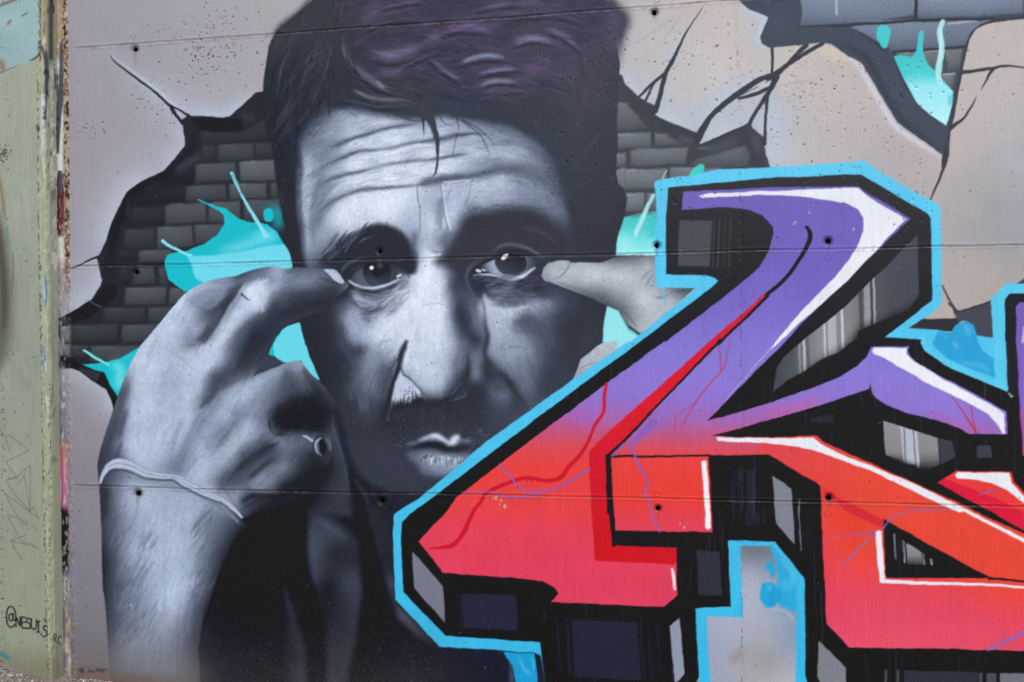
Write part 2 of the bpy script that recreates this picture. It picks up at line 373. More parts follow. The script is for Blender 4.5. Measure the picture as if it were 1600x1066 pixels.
for pts, w in [(zT3([(895,690),(930,570),(960,460),(1000,385),(1060,250),(1110,160),(1190,45)]), [9,7.5,7,6,3.5,2,.8]), (zT3([(795,603),(870,530),(955,460)]), [3,4.5,5]), (zT3([(830,625),(865,560),(900,500)]), [3.5,3.5,3]),
               (zC([(800,520),(850,430),(900,340),(980,260),(1080,180),(1180,110),(1290,40),(1400,-10)]), [13,11,8,8,9,9,8,7]),
               (zC([(1140,178),(1260,150),(1350,115),(1410,60)]), [4,6,6,5]), (zC([(1235,390),(1260,330),(1330,220),(1400,110),(1460,0)]), [6,5.5,6,7,9]),
               (zC([(1355,560),(1360,440),(1370,250),(1385,140)]), [6,5,4.5,5]),
               (zT4([(0,490),(60,455),(130,400),(240,330),(340,275)]), [9,9,7,6,6]), (zT4([(0,560),(30,490),(110,410)]), [5,5,4]), (zT4([(28,300),(28,380),(25,450)]), 4.6), (zT4([(110,420),(180,340),(240,285)]), [6,6,8]),
               (zT4([(1640,105),(1450,118),(1320,148),(1260,205),(1230,290),(1205,420),(1170,590),(1140,740),(1120,800),(1110,960),(1095,1040)]), [8,9,9,9,8,8,8,8,9,10,7]),
               (zT4([(1195,458),(1370,432),(1470,410),(1600,422),(1800,440)]), [6,5,4,2.6,1]), (zT4([(1405,430),(1380,470),(1330,560)]), [6,4,.8]), (zT4([(1130,800),(1160,780),(1220,735),(1265,665),(1300,600)]), [8,6,4,3,.7]),
               (zT8([(1095,-20),(1070,50),(1010,190)]), [5,4,2]), (zT8([(1088,715),(1130,800),(1170,872)]), [2,3,4])]:
    S(pts, w, CK, 1.4, part='painted_crack#2')
P(zC([(1150,160),(1230,110),(1415,25),(1395,75),(1290,125)]), (190,196,206), 1.2); S(zC([(1160,150),(1300,85)]), 1.5, CK, a=.8)
# upper right hole
HT = [(1150,-4)] + zT3([(1480,60),(1580,98),(1597,110),(1590,135),(1552,230),(1562,270),(1600,300)]) + zT4([(30,298),(210,283),(330,268),(400,280),(500,348),(575,388),(625,460),(705,600),(805,760),(955,870),(1085,965),(1110,900),(1130,760),(1165,590),(1205,420),(1235,280),(1265,200),(1325,146),(1450,116),(1640,100)]) + [(1690,38),(1752,8),(1798,-52),(1752,-128),(1640,-150),(1560,-186),(1420,-166),(1300,-178),(1232,-120),(1172,-70)]
P(HT, (70,78,92), 1.5, part='painted_crack#3')
CLIP[0] = full(poly_mask(HT, 1.5))
MB_ = (58,63,74)
B(zT4([(380,255),(520,300),(640,400),(740,600),(840,750),(1000,880),(1090,950)]), 10, MB_, .8); B(zT4([(780,340),(850,500),(940,640),(1040,730),(1110,790)]), 7, (50,54,65), .9); B(zT4([(540,170),(640,240),(760,330)]), 8, MB_, .9)
B(zT4([(60,100),(90,200)]), 30, (76,84,98), .6); B(zT4([(860,560),(920,660)]), 5, (70,100,110), .5)
for q, L in [([(195,165),(218,60),(200,-20),(908,-20),(908,92),(700,125)],112),([(936,-20),(1588,-20),(1588,85),(1100,110),(936,112)],114),([(1600,-20),(1900,-20),(1900,60),(1600,78)],112),([(520,168),(900,140),(1420,122),(1320,150),(1260,205),(1220,292),(1000,305),(790,318),(690,260)],108),
             ([(975,318),(1210,304),(1195,430),(1125,445),(1110,330),(975,345)],100),([(800,335),(1095,318),(1095,440),(900,450)],98),([(1090,465),(1165,460),(1150,560),(1090,520)],98),
             ([(160,-200),(560,-200),(560,-40),(200,-40)],110),([(590,-200),(1200,-200),(1200,-40),(590,-40)],108),([(1230,-200),(1900,-200),(1900,-40),(1230,-40)],110),([(300,-400),(860,-400),(860,-225),(300,-225)],108),([(890,-400),(1560,-400),(1560,-225),(890,-225)],112),([(1590,-400),(2100,-400),(2100,-225),(1590,-225)],106),([(500,-600),(1180,-600),(1180,-425),(500,-425)],104),([(1210,-600),(1800,-600),(1800,-425),(1210,-425)],106),([(1925,-200),(2300,-200),(2300,-40),(1925,-40)],108)]:
    brick(zT4(q), L, 'painted_brick', 3.5, (.98,1.04,1.14) if L > 101 else (1.03,1.02,.98))
for pts, w in [([(0,10),(0,12)], 1), ([(425,0),(428,90)], 3.2), ([(1130,150),(1300,128)], 2.6), ([(980,320),(1070,315)], 2), ([(1100,465),(1165,460)], 2), ([(908,5),(912,70)], 1.6), ([(880,330),(770,325)], 1.3)]:
    S(zT4(pts), w, (196,203,216), 2.2, a=.75)
S(zT4([(195,165),(500,158),(900,132),(1100,124),(1420,118)]), [1,3,4,4,3], (50,54,64), 2); S(zT4([(922,-20),(918,125)]), 5, (52,56,66), 2); S(zT4([(780,325),(1000,310),(1225,292)]), 4.2, (54,57,66), 2.4)
CLIP[0] = None
SP2 = zT4([(782,352),(820,345),(900,357),(928,315),(942,200),(958,183),(972,200),(966,290),(976,360),(1002,410),(1050,448),(1100,510),(1155,572),(1142,680),(1108,783),(1020,722),(930,640),(850,500)])
P(SP2, ramp_y([(40,(70,196,202)),(90,(66,200,205)),(115,(80,208,213)),(135,(150,232,242)),(190,(182,241,249))]), 1.3, part='painted_splash#4')
B(zT4([(1140,590),(1130,660)]), 7, (80,200,208), .8); B(zT4([(800,370),(870,500)]), 6, (66,196,202), .5)
P(zT4([(678,200),(690,165),(722,155),(755,168),(768,205),(755,260),(740,298),(715,295),(695,265),(680,245)]), (72,200,204), 1.3, 3, part='painted_splash#5')
S(zT4([(1095,135),(1072,200),(1085,300),(1065,430),(1075,520)]), [7,9,9,10,7], (180,236,245), 1.8, a=.92, part='painted_splash#4')
S(zT4([(1080,180),(1078,300),(1068,400)]), [1.5,2,1.5], (225,248,252), 1.5, a=.8)
# dark patches right of the letter
P(zT8([(870,985),(960,925),(1178,918),(1195,945),(1160,1000),(1040,1000)]), (52,52,58), 1.5, part='painted_crack#4')
P(zT8([(1150,862),(1205,878),(1392,815),(1640,640),(1640,1120),(1310,1120),(1270,970),(1220,930),(1190,945)]), (74,74,88), 1.5, part='painted_crack#4')
S(zT8([(1130,830),(1180,872),(1230,868),(1395,815)]), 3, (60,60,68), 1.6)
# splash behind the raised right hand
SP3 = zR([(700,290),(900,250),(900,530),(640,525),(650,440),(672,370)])
P(SP3, ramp_y([(330,(88,150,152)),(338,(78,196,198)),(355,(82,206,208)),(375,(120,225,228)),(398,(160,238,242))]), 2, part='painted_splash#6')
B(zR([(690,420),(720,480)]), 22, (165,240,244), .7); B(zR([(870,300),(880,420)]), 14, (60,196,198), .6); B(zR([(720,290),(890,262)]), 6, (75,130,132), .6)
S(zR([(880,150),(830,260),(780,370),(770,410)]), [5,7,8,3], (175,235,240), 2.5, a=.9, part='painted_splash#6')
P(zC([(728,815),(790,745),(830,725),(858,745),(845,800),(800,830)]), (70,205,196), 2, 3, part='painted_splash#7'); S(zC([(540,778),(500,860)]), 1.6, (200,225,230), a=.8)
P(zR([(590,846),(665,868),(720,980),(792,1030),(760,1066)]) + [(965,560),(938,560),(938,534)] + zR([(572,950)]), (150,231,238), 1.6, part='painted_splash#8')
S(zR([(670,880),(720,985),(790,1030)]), 2, (80,190,195), 2, a=.7)
# ---- portrait
HEAD = [(620,-110),(540,-60)] + zT2([(350,0),(230,110),(130,190),(80,280),(60,400),(45,550),(60,700),(90,850),(112,1000)]) + zG([(132,50),(150,200),(190,400),(232,560),(260,640)]) + \
       [(490,520),(500,596),(520,640),(300,790),(300,1210),(860,1210),(960,560)] + [(941,534),(944,505),(948,480),(955,440)] + \
       zR([(648,520),(650,450),(665,380),(700,290),(722,170),(700,110),(662,80),(650,0)]) + zC([(135,560),(130,400)]) + zT3([(672,400),(650,250),(690,140),(640,60),(570,-10)]) + [(900,-70),(780,-120)]
B([(930,-30),(950,0),(968,20),(974,34),(966,66),(968,104)], 22, (66,62,78), .95)
B([(500,-20),(470,18),(440,42),(424,64)], 12, (62,60,70), .7)
P(HEAD, field([(450,60,(54,58,67)),(420,150,(41,44,55)),(440,260,(40,43,54)),(450,360,(44,43,54)),(520,40,(57,58,69)),(600,60,(60,59,75)),(720,50,(61,60,76)),(850,40,(61,61,76)),(940,40,(62,62,78)),
      (600,130,(55,58,69)),(520,120,(48,51,62)),(780,140,(57,58,72)),(900,140,(62,65,77)),(950,200,(58,61,73)),(900,260,(57,63,75)),(950,330,(55,56,67)),(900,400,(52,54,66)),(940,450,(50,51,63)),(700,180,(54,63,75)),
      (890,560,(57,60,71)),(850,620,(55,58,69)),(520,560,(42,45,56)),(540,640,(41,44,55)),(600,700,(40,42,54)),(700,640,(43,44,55)),(640,780,(41,43,54)),(560,800,(31,32,40)),(450,900,(25,25,30)),(560,1000,(25,25,30)),
      (660,1030,(33,33,43)),(780,1060,(35,37,51)),(320,1000,(29,31,41)),(380,860,(25,25,31)),(700,880,(37,37,47)),(330,1060,(37,37,47)),(600,-90,(57,55,68)),(850,-90,(60,58,75))]), 2.5, part='painted_portrait')
CLIP[0] = full(poly_mask(HEAD, 2.5))
HAIR = [(620,-110),(540,-60)] + zT2([(350,0),(230,110),(130,190),(80,280),(60,400),(45,550),(60,700),(90,850),(112,1000)]) + zG([(132,50),(150,200),(190,400),(232,560),(290,560)]) + \
       zD([(375,1066),(345,600),(350,300),(430,150),(620,60),(800,50),(1000,100),(1300,140),(1597,110)]) + zE([(300,140),(450,170),(700,190),(900,290),(1050,420),(1150,650),(1200,900),(1220,1150)]) + [(925,390)] + zR([(648,520),(650,450),(665,380),(700,290),(722,170),(700,110),(662,80),(650,0)]) + zC([(135,560),(130,400)]) + zT3([(672,400),(650,250),(690,140),(640,60),(570,-10)]) + [(900,-70),(780,-120)]
iv = IDS[:]; hm = full(poly_mask(HAIR, 1)) * CLIP[0]; iv[hm > .5] = part_id('painted_hair')
# hair strands
HS = [([(480,215),(560,232),(620,216),(690,190)],26,(112,110,142),.75),([(430,90),(500,52),(560,40)],26,(104,90,114),.5),([(360,185),(378,245),(412,295)],10,(104,114,134),.8),([(398,265),(470,320),(545,372)],16,(104,114,128),.65),
      ([(500,335),(540,372)],9,(140,150,160),.7),([(395,368),(460,398),(540,414),(640,412)],10,(104,110,122),.75),([(510,290),(575,302),(625,278)],22,(104,86,128),.6),([(710,165),(765,155)],22,(116,102,120),.6),([(770,140),(850,118),(930,116),(980,132)],24,(104,84,128),.7),
      ([(840,112),(900,108),(960,128)],8,(128,118,156),.6),([(850,268),(900,243),(970,233),(1052,246)],12,(134,142,170),.9),([(920,312),(1000,292),(1085,285)],14,(118,106,152),.75),([(930,302),(1080,288)],5,(140,132,172),.6),([(925,360),(1000,340),(1085,342)],13,(132,138,156),.8),
      ([(930,385),(1050,375),(1140,392)],14,(98,92,118),.55),([(735,245),(780,292),(845,335)],11,(104,100,126),.7),([(840,355),(900,375)],6,(110,112,126),.5),([(1070,180),(1150,160),(1240,178)],20,(120,112,146),.75),([(1110,165),(1200,165)],8,(140,130,160),.5),
      ([(1215,122),(1285,150),(1340,200)],18,(108,98,134),.65),([(1120,295),(1220,275)],40,(106,86,128),.5),([(950,45),(1060,12)],22,(104,92,124),.55),([(560,40),(660,5)],24,(96,82,110),.4),([(1090,20),(1180,5)],20,(98,92,122),.45),([(1000,60),(1140,50)],14,(88,80,104),.4),
      ([(260,170),(255,240),(200,330)],22,(74,72,88),.6),([(170,230),(130,380)],14,(64,62,76),.6),([(300,170),(310,230)],10,(80,84,96),.6),([(900,190),(980,205),(1040,220)],10,(90,76,108),.6),([(640,140),(740,100)],14,(88,74,104),.4),([(1480,60),(1500,110)],30,(82,74,98),.7),
      ([(1320,400),(1330,560)],40,(74,66,86),.4),([(1010,410),(1100,425)],10,(88,84,100),.5),([(150,400),(120,520)],20,(60,56,72),.5)]
for pts, w, c, a in [([(420,60),(560,25),(700,10)],60,(84,74,96),.5),([(480,240),(600,250),(720,200)],50,(80,72,94),.45),([(700,150),(860,105),(1010,130)],60,(86,74,100),.5),([(830,290),(980,250),(1110,270)],60,(84,78,100),.5),([(900,370),(1040,345),(1160,380)],44,(82,80,98),.45),([(1060,190),(1200,160),(1340,210)],60,(88,80,104),.5),([(1100,300),(1250,270),(1330,330)],60,(84,72,98),.5),([(940,50),(1120,15),(1300,40)],60,(84,76,98),.45),([(1360,120),(1400,300),(1380,480)],90,(76,68,86),.4),([(1460,40),(1490,120),(1480,220)],44,(86,78,100),.5),([(470,330),(580,400),(680,400)],40,(72,74,88),.4),([(380,380),(300,420),(220,520)],40,(66,64,78),.4)]: B(zHh(pts), w * .62, c, a)
for pts, w, c, a in HS: B(zHh(pts), w * .62, c, a * 1.05)
for pts, w, c, a in [([(350,180),(372,250),(420,310),(500,370),(600,405),(700,412)],7,(48,50,60),.85),([(480,250),(560,262),(650,240)],10,(54,50,64),.7),([(400,420),(500,450),(620,450),(680,440)],24,(56,60,70),.8),([(840,290),(940,262),(1060,262)],9,(56,52,66),.7),([(920,330),(1000,315),(1090,318)],8,(58,52,68),.6),
                     ([(720,260),(770,320),(860,370),(930,372)],12,(56,54,66),.7),([(200,180),(120,330),(90,460)],24,(44,42,54),.6),([(640,430),(720,380),(840,420)],30,(56,56,66),.7),([(600,100),(520,140),(470,130)],16,(58,52,66),.5)]:
    B(zHh(pts), w * .42, c, a)
for q in ([(365,170),(385,260),(440,330),(520,385),(640,412)],[(430,150),(560,105),(700,90)],[(470,258),(570,275),(690,232)],[(690,235),(760,300),(860,360)],[(840,285),(930,260),(1065,262)],[(915,328),(1010,308),(1105,304)],[(920,375),(1010,356),(1115,366)],[(1055,205),(1160,184),(1265,205)],[(1205,145),(1290,176),(1360,245)],[(600,300),(670,265),(770,222)],[(755,160),(860,140),(1000,155)],[(500,60),(600,30),(700,20)],[(880,70),(1000,40),(1120,35)],[(1120,90),(1250,80),(1360,110)],[(330,420),(400,440),(520,460),(650,450)],[(250,180),(210,280),(180,400)],[(170,160),(110,280),(80,420)],[(310,200),(290,300),(230,420)]):
    B(zHh(q), 5.5, (44,41,52), .65); B(zHh([(x + 4, y - 17) for x, y in q]), 3.2, (104,96,126), .38); B(zHh([(x - 2, y + 15) for x, y in q]), 3, (88,80,104), .3)
rs = np.random.RandomState(11)
for k in range(150):   # loose hair strokes, left side and crown
    x, y = rs.uniform(415, 520), rs.uniform(20, 200)
    if y < 150 - (x - 415) * 1.2: continue
    L = rs.uniform(20, 60); an = rs.uniform(.9, 1.35) + (x - 415) * -.004
    p = [(x, y), (x - math.cos(an) * L * .5 + 2, y + math.sin(an) * L * .5), (x - math.cos(an) * L, y + math.sin(an) * L)]
    B(p, rs.uniform(1.4, 3.5), (40, 39, 49) if rs.rand() < .6 else (82, 80, 97), rs.uniform(.15, .5))
for k in range(200):
    x, y = rs.uniform(520, 940), rs.uniform(-60, 160)
    L = rs.uniform(20, 55); an = rs.uniform(-.45, .25)
    p = [(x, y), (x + L * .5, y + math.sin(an) * L * .5 - 3), (x + L, y + math.sin(an) * L + 4)]
    B(p, rs.uniform(1.4, 4), (50, 46, 58) if rs.rand() < .6 else (98, 86, 118), rs.uniform(.12, .45))
for pts in ([(430,52),(414,60)],[(424,66),(418,76)]): S(pts, [3,.6], (58,58,68), 1.5)
# face: airbrushed tone
FACE = zD([(385,260),(440,170),(560,80),(700,50),(840,45),(960,90),(1100,115),(1300,135),(1450,120),(1597,115)]) + zE([(200,120),(300,140),(420,160),(560,170),(700,190),(850,270),(1000,390),(1100,540),(1160,720),(1200,880),(1230,1000)]) + \
       [(905,400),(905,520),(880,620),(760,740),(640,770),(560,740),(530,640),(500,560),(500,480),(478,410)] + zD([(385,1066),(355,900),(345,600),(350,400)])
TONE = []
def dabs(z, l):
    for x, y, v in l:
        p = z([(x, y)])[0]; TONE.append((p[0], p[1], v))
dabs(zD, [(400,300,85),(395,420,125),(400,520,165),(410,650,170),(420,800,172),(420,950,165),(400,1060,140),(365,500,80),(355,800,85),(365,1000,90),(470,430,125),(480,600,125),(490,780,135),(520,980,130),(480,1040,140),(560,180,105),(700,110,130),(760,180,165),(850,110,130),(950,170,170),(1100,150,178),(1280,165,135),(1400,200,150),
          (560,300,125),(650,260,135),(800,270,178),(950,215,160),(1200,280,195),(1000,340,185),(850,370,190),(700,430,150),(600,480,130),(560,600,130),(800,480,195),(1000,440,190),(1200,420,200),(1400,380,195),(1500,240,180),(700,560,170),(1000,500,175),(1300,460,170),(650,680,175),(850,640,205),(1100,580,205),(1350,560,212),(1550,540,208),
          (700,730,165),(900,690,190),(1200,650,190),(1450,610,180),(800,830,212),(1000,800,216),(1200,780,212),(700,950,205),(900,920,206),(1100,940,205),(1250,900,185),(1300,1040,150),(1400,760,178),(1400,900,180),(1440,1020,190),(1500,900,150),(1500,740,168),(600,1000,165),(1250,1030,165)])
dabs(zE, [(200,160,140),(200,230,165),(400,210,140),(560,190,100),(700,220,85),(850,260,72),(300,330,165),(450,310,165),(600,310,145),(750,300,118),(900,340,92),(1000,400,78),(200,400,180),(350,390,165),(500,380,150),(650,370,160),(450,440,172),(600,410,178),(720,400,182),(840,430,165),(950,450,105),(1050,500,95),(1150,600,70),
          (200,540,200),(330,520,175),(450,500,140),(600,490,130),(750,490,135),(850,510,120),(980,560,105),(1080,650,95),(1150,800,78),(200,700,180),(300,760,170),(450,720,178),(550,680,175),(650,640,172),(750,660,150),(850,660,135),(950,680,115),(1050,780,98),(600,760,160),(750,760,150),(900,780,130),(1000,850,112),(1100,900,100),(500,840,150),(700,820,140),
          (1180,960,85),(300,900,165),(260,1000,160),(400,880,120),(340,980,80),(450,950,52),(700,950,54),(900,950,58),(1050,950,66),(1250,1000,62),(1250,700,66),(1250,300,64),(120,960,190),(60,880,172)])
dabs(zG, [(300,560,115),(330,480,140),(290,420,150),(400,580,70),(300,650,100),(560,780,48),(450,900,45),(600,1000,150),(540,980,85),(620,900,160),(700,1010,178),(800,1000,200),(580,1060,120),(1050,400,170),(1100,350,180),(1180,430,120),(1230,480,62),(1100,470,165),(1020,530,175),(1140,530,170),(1030,600,195),(1120,600,205),(1175,590,150),(1210,600,85),(1300,600,50),(1400,500,52),
          (1010,700,203),(1100,700,212),(1170,700,180),(1220,720,95),(1290,700,56),(960,800,206),(1050,850,212),(1120,850,212),(1180,850,190),(1230,850,115),(1280,870,62),(1340,800,78),(1390,780,60),(1440,850,190),(1000,660,195),(960,560,75)])
dabs(zH, [(60,110,120),(150,200,185),(300,100,204),(450,60,205),(440,250,203),(600,120,205),(600,300,200),(720,150,208),(760,300,198),(850,150,150),(870,330,160),(920,120,60),(950,250,75),(940,400,112),(1010,300,62),(1060,100,95),(1090,190,92),(1130,300,62),(1200,120,165),(1300,150,175),(500,500,190),(420,500,195),(620,450,188),(700,550,186),(820,500,165),(850,600,142),(920,560,102),(990,600,55),(1080,520,105),(1080,620,100),(1150,560,58),
          (700,690,184),(600,700,172),(600,770,120),(700,790,120),(800,740,120),(900,680,75),(860,790,52),(700,860,50),(1000,750,48),(1100,720,55),(1000,900,46),(800,1000,48),(250,250,198),(150,320,180),(260,400,160),(300,320,190),(200,480,130),(100,420,135),(30,420,85),(60,520,115),(170,580,118),(240,560,95),(50,640,92),(120,740,112),(190,790,95),(230,700,75),(60,800,85),(60,920,72),(160,940,62),(240,900,46),(30,1040,52),(150,1060,50)])
dabs(zI, [(300,60,182),(450,40,192),(600,60,165),(720,40,125),(900,40,85),(1050,60,60),(300,250,155),(450,250,168),(560,190,115),(700,140,85),(850,200,66),(1000,250,58),(300,420,142),(450,380,142),(600,340,142),(720,400,118),(850,450,84),(1000,500,60),(450,560,132),(600,550,130),(720,550,110),(850,620,78),(550,700,115),(650,800,96),(750,800,80),(700,950,74),(880,900,62),(1050,700,60),
          (300,600,72),(400,740,60),(500,830,66),(580,960,54),(360,830,82),(440,930,98),(370,1000,72),(200,900,47),(280,760,60)])
dabs(zJ, [(200,700,85),(160,850,58),(500,650,72),(700,620,62),(850,600,55),(700,720,95),(850,740,90),(1000,740,80),(500,850,195),(700,850,185),(850,820,160),(1000,820,110),(1150,850,60),(420,900,185),(600,950,190),(950,950,85),(1300,800,54),(600,150,52),(900,200,56),(1100,300,55)])
for p in [(520,600,50),(540,680,50),(600,740,54),(700,760,52),(660,660,48),(720,680,52),(760,660,54),(820,660,68),(600,680,50),(560,700,52),(500,500,46),(880,440,52)]: TONE.append(p)
_fm = poly_mask(FACE, 14, 3)
TONE = [(x, y, float(np.clip(123 + (v - 112) * 1.05, 42, 234))) for x, y, v in TONE]
put(_fm, field(TONE, 5), 1.0, 'painted_face')
CLIP[0] = CLIP[0] * np.maximum(full(poly_mask(FACE, 16, 3)), 0)
# forehead furrows
FU = [(zD([(540,410),(640,372),(740,330),(900,276),(1060,226),(1250,192),(1370,176)]),[6,9,8,7,7,8,6],100,.75),(zD([(700,400),(900,318),(1100,258),(1300,226),(1460,226)]),[10,12,12,10,8],204,.6),
      (zD([(500,600),(560,540),(700,472),(850,416),(1000,400),(1150,374),(1300,340),(1500,318),(1597,300)]),[8,9,8,7,6,6,8,9,9],118,.7),(zE([(0,322),(150,305),(300,275),(450,262)]),[9,9,7,4],92,.75),(zD([(720,500),(900,440),(1100,412),(1300,372),(1480,352),(1597,334)]),[10,11,12,12,11,10],210,.6),
      (zD([(480,760),(540,690),(640,632),(740,602),(860,580),(1000,545),(1150,512),(1300,488),(1450,472),(1597,462)]),[8,9,8,7,6,6,6,8,7,6],112,.75),(zE([(0,492),(150,468),(260,446),(380,428)]),[6,6,5,4],118,.6),(zD([(700,640),(850,604),(1000,572),(1200,528),(1400,508),(1597,482)]),[8,9,11,12,12,10],216,.7),(zE([(0,524),(150,490),(250,474)]),[10,10,8],220,.7),
      (zD([(500,1010),(540,920),(600,850),(700,790),(800,752),(900,726),(1050,716),(1200,702),(1350,684)]),[10,12,10,8,7,8,6,6,7],112,.7),(zD([(1350,684),(1500,660),(1597,644)]),[8,11,12],96,.75),(zE([(0,660),(150,640),(300,622),(450,605),(600,572),(750,568),(850,590),(980,660)]),[12,12,13,11,12,12,14,16],94,.75),
      (zD([(480,960),(500,860),(560,740),(640,650)]),[10,10,9,7],128,.6),(zD([(500,1060),(530,980),(620,860),(720,800)]),[8,8,8,6],118,.5),(zD([(620,770),(720,720),(850,680),(1000,660)]),[8,9,9,7],192,.5),
      (zE([(330,400),(450,425),(600,396),(720,388),(840,425)]),[4,8,9,9,8],190,.7),(zE([(500,250),(620,262),(760,290)]),[5,7,7],150,.5),(zE([(450,340),(600,350),(750,345),(900,400),(1000,520),(1080,640)]),[8,9,9,10,12,14],100,.5),(zE([(850,260),(980,340),(1080,480)]),[8,9,9],86,.5),
      (zE([(380,560),(480,548),(600,540)]),[4,6,5],160,.4),(zE([(600,640),(690,612)]),[5,6],192,.6)]
for pts, w, L, a in FU: B(pts, [v * 1.25 for v in w] if not np.isscalar(w) else w, L, a)
for pts, w, L, a in [(zD([(740,328),(900,274),(1060,224),(1250,192)]),1.8,96,.5),(zD([(700,470),(850,414)]),2,110,.5),(zD([(740,600),(860,578),(1000,542),(1150,510)]),1.8,104,.5),(zE([(0,320),(150,304),(300,274),(440,262)]),2.2,78,.6),(zE([(180,664),(300,652),(400,648)]),2.2,226,.9),(zE([(170,682),(240,668)]),1.6,220,.6),
                     (zD([(1343,690),(1350,800),(1366,900),(1366,1060)]),1.7,88,.6),(zE([(160,700),(170,800),(185,930),(215,1050)]),2.2,92,.7),(zE([(170,690),(180,800),(200,950),(232,1050)]),3,222,.8),(zE([(402,655),(385,770),(355,850)]),3,118,.6),(zE([(395,690),(370,800)]),2,205,.5),(zE([(210,790),(250,690)]),3,150,.5),(zE([(240,930),(270,820)]),2.5,205,.6),(zE([(130,1000),(140,860)]),3.5,206,.6),(zE([(150,1060),(165,900)]),4,125,.5)]:
    S(pts, w, L, 2.0, a=a)
for z, q in [(zD,[(560,400),(650,366),(740,330),(900,276),(1060,226),(1250,192),(1370,176)]),(zD,[(500,600),(570,530),(700,472),(850,416),(1000,400),(1150,374),(1300,340),(1500,318),(1597,300)]),(zE,[(0,322),(150,305),(300,275),(450,262),(600,262)]),(zD,[(475,770),(540,690),(640,632),(740,602),(860,580),(1000,545),(1150,512),(1300,488),(1450,472),(1597,462)]),(zE,[(0,492),(150,468),(260,446),(400,426)]),(zD,[(490,1030),(540,920),(600,850),(700,790),(800,752),(900,726),(1050,716),(1200,702),(1350,684),(1500,660),(1597,644)]),(zE,[(0,660),(150,640),(300,622),(450,605),(600,572),(750,568)])]:
    B(z(q), 5, 84, .62)
# hairline edge and temple
B(zD([(350,270),(400,200),(520,110),(620,70)]), 10, 62, .6); B(zD([(345,420),(350,620),(350,800),(370,960)]), 7, 60, .6)
spatter(zD([(360,300),(350,500),(350,700),(365,900)]), 70, 3, 45, (.6,1.2), .7, 3); spatter(zD([(385,320),(375,500),(385,800)]), 60, 4, 190, (.5,1), .5, 4)
spatter(zD([(380,240),(480,130),(600,90)]), 40, 4, 60, (.5,1.1), .6, 5)
for pts in (zD([(400,350),(360,420)]), zD([(470,290),(560,190)]), zD([(430,270),(520,180)]), zD([(360,930),(385,1000),(425,1040)]), zD([(790,80),(820,105),(850,108)]), zD([(960,100),(1020,135)]), zD([(600,50),(720,52),(800,35),(840,45)])): S(pts, [1,2,1], 56, 1.4, a=.7)
# brows
E1 = zG([(470,500),(560,430),(620,385),(700,348),(770,330),(850,345),(925,395),(975,470),(1003,540),(1000,625),(955,650),(880,620),(800,575),(640,560),(520,600),(430,585),(400,560),(440,530)])
P(E1, 49, 11, 3, part='painted_eyebrow#0')
rs = np.random.RandomState(5)
for k in range(46):
    t = rs.rand(); x, y = 400 + 250 * t + rs.randn() * 14, 540 - 130 * t + rs.randn() * 26
    L = rs.uniform(50, 130); an = -.75 + rs.randn() * .14
    q = zG([(x, y), (x + math.cos(an) * L * .5, y + math.sin(an) * L * .5 - 6), (x + math.cos(an) * L, y + math.sin(an) * L)])
    S(q, [2.2,2.4,.7], 46 if rs.rand() < .6 else 95, 1.4, a=rs.uniform(.4,.9))
B(zG([(440,470),(520,380)]), 8, 92, .5); B(zG([(430,560),(540,490)]), 7, 84, .5)
E2 = zJ([(-60,420),(60,290),(130,190),(220,90),(340,10),(480,-60),(640,-85),(800,-70),(960,0),(1080,90),(1180,200),(1220,330),(1100,420),(860,320),(640,290),(430,330),(300,400),(200,470),(90,460)])
P(E2, (56,56,68), 22, 3, part='painted_eyebrow#1')
for pts, w, c, a in [([(700,85),(850,110),(950,150),(1080,260)],7,(84,72,92),.55),([(300,20),(250,90)],8,(66,54,74),.5),([(1000,60),(1150,100)],7,(66,76,86),.5)]: B(zJ(pts), w, c, a)
for x in range(16): S(zE([(400 + x * 45, 905 - (34 if 3 < x < 12 else 12) + rs.randn() * 8), (440 + x * 45, 895 - (34 if 3 < x < 12 else 10) + rs.randn() * 8)]), 2, 62, 1.8, a=.5)
# left eye
B(zF([(265,470),(290,390),(350,330),(450,285),(600,250)]), 4.5, 92, .8); B(zF([(300,520),(330,430),(420,360),(540,330),(720,310),(880,340),(1020,410),(1120,470)]), 8, 44, .9)
B(zF([(880,350),(1000,410),(1100,460)]), 5, 74, .6)
EY = zF([(392,535),(430,460),(520,395),(620,355),(760,345),(860,395),(940,440),(1010,485),(950,535),(860,585),(760,620),(640,622),(500,600),(420,565)])
P(EY, field([(p[0],p[1],v) for p, v in zip(zF([(420,530),(500,470),(540,540),(560,420),(880,470),(860,540),(970,490)]), (74,94,98,80,70,74,58))]), 2.5, 3, part='painted_eye#0')
P(zF([(532,430),(545,370),(630,325),(760,322),(862,362),(884,440),(868,525),(820,600),(740,626),(655,620),(580,570),(542,500)]), field([(*zF([(700,400)])[0],40),(*zF([(640,540)])[0],66),(*zF([(740,560)])[0],62),(*zF([(800,430)])[0],44),(*zF([(580,420)])[0],44)]), 2, 3)
P(zF([(640,400),(700,370),(770,400),(790,460),(740,510),(670,490)]), 36, 3, 3)
P(zF([(710,350),(730,325),(770,330),(792,360),(770,392),(725,390)]), 66, 2, 3); S(zF([(712,345),(740,322),(785,340)]), 1.2, 38, a=.8)
P(zF([(618,385),(640,362),(668,378),(660,405),(635,412)]), 246, 1.5, 3)
S(zF([(365,550),(430,598),(520,635),(640,648),(780,625),(880,585),(975,530)]), [2.4,4,5,5.5,5,3.6,1.6], 206, 3.2, part='painted_eye#0'); S(zF([(965,495),(1000,478)]), 3.4, 225, 1.6)
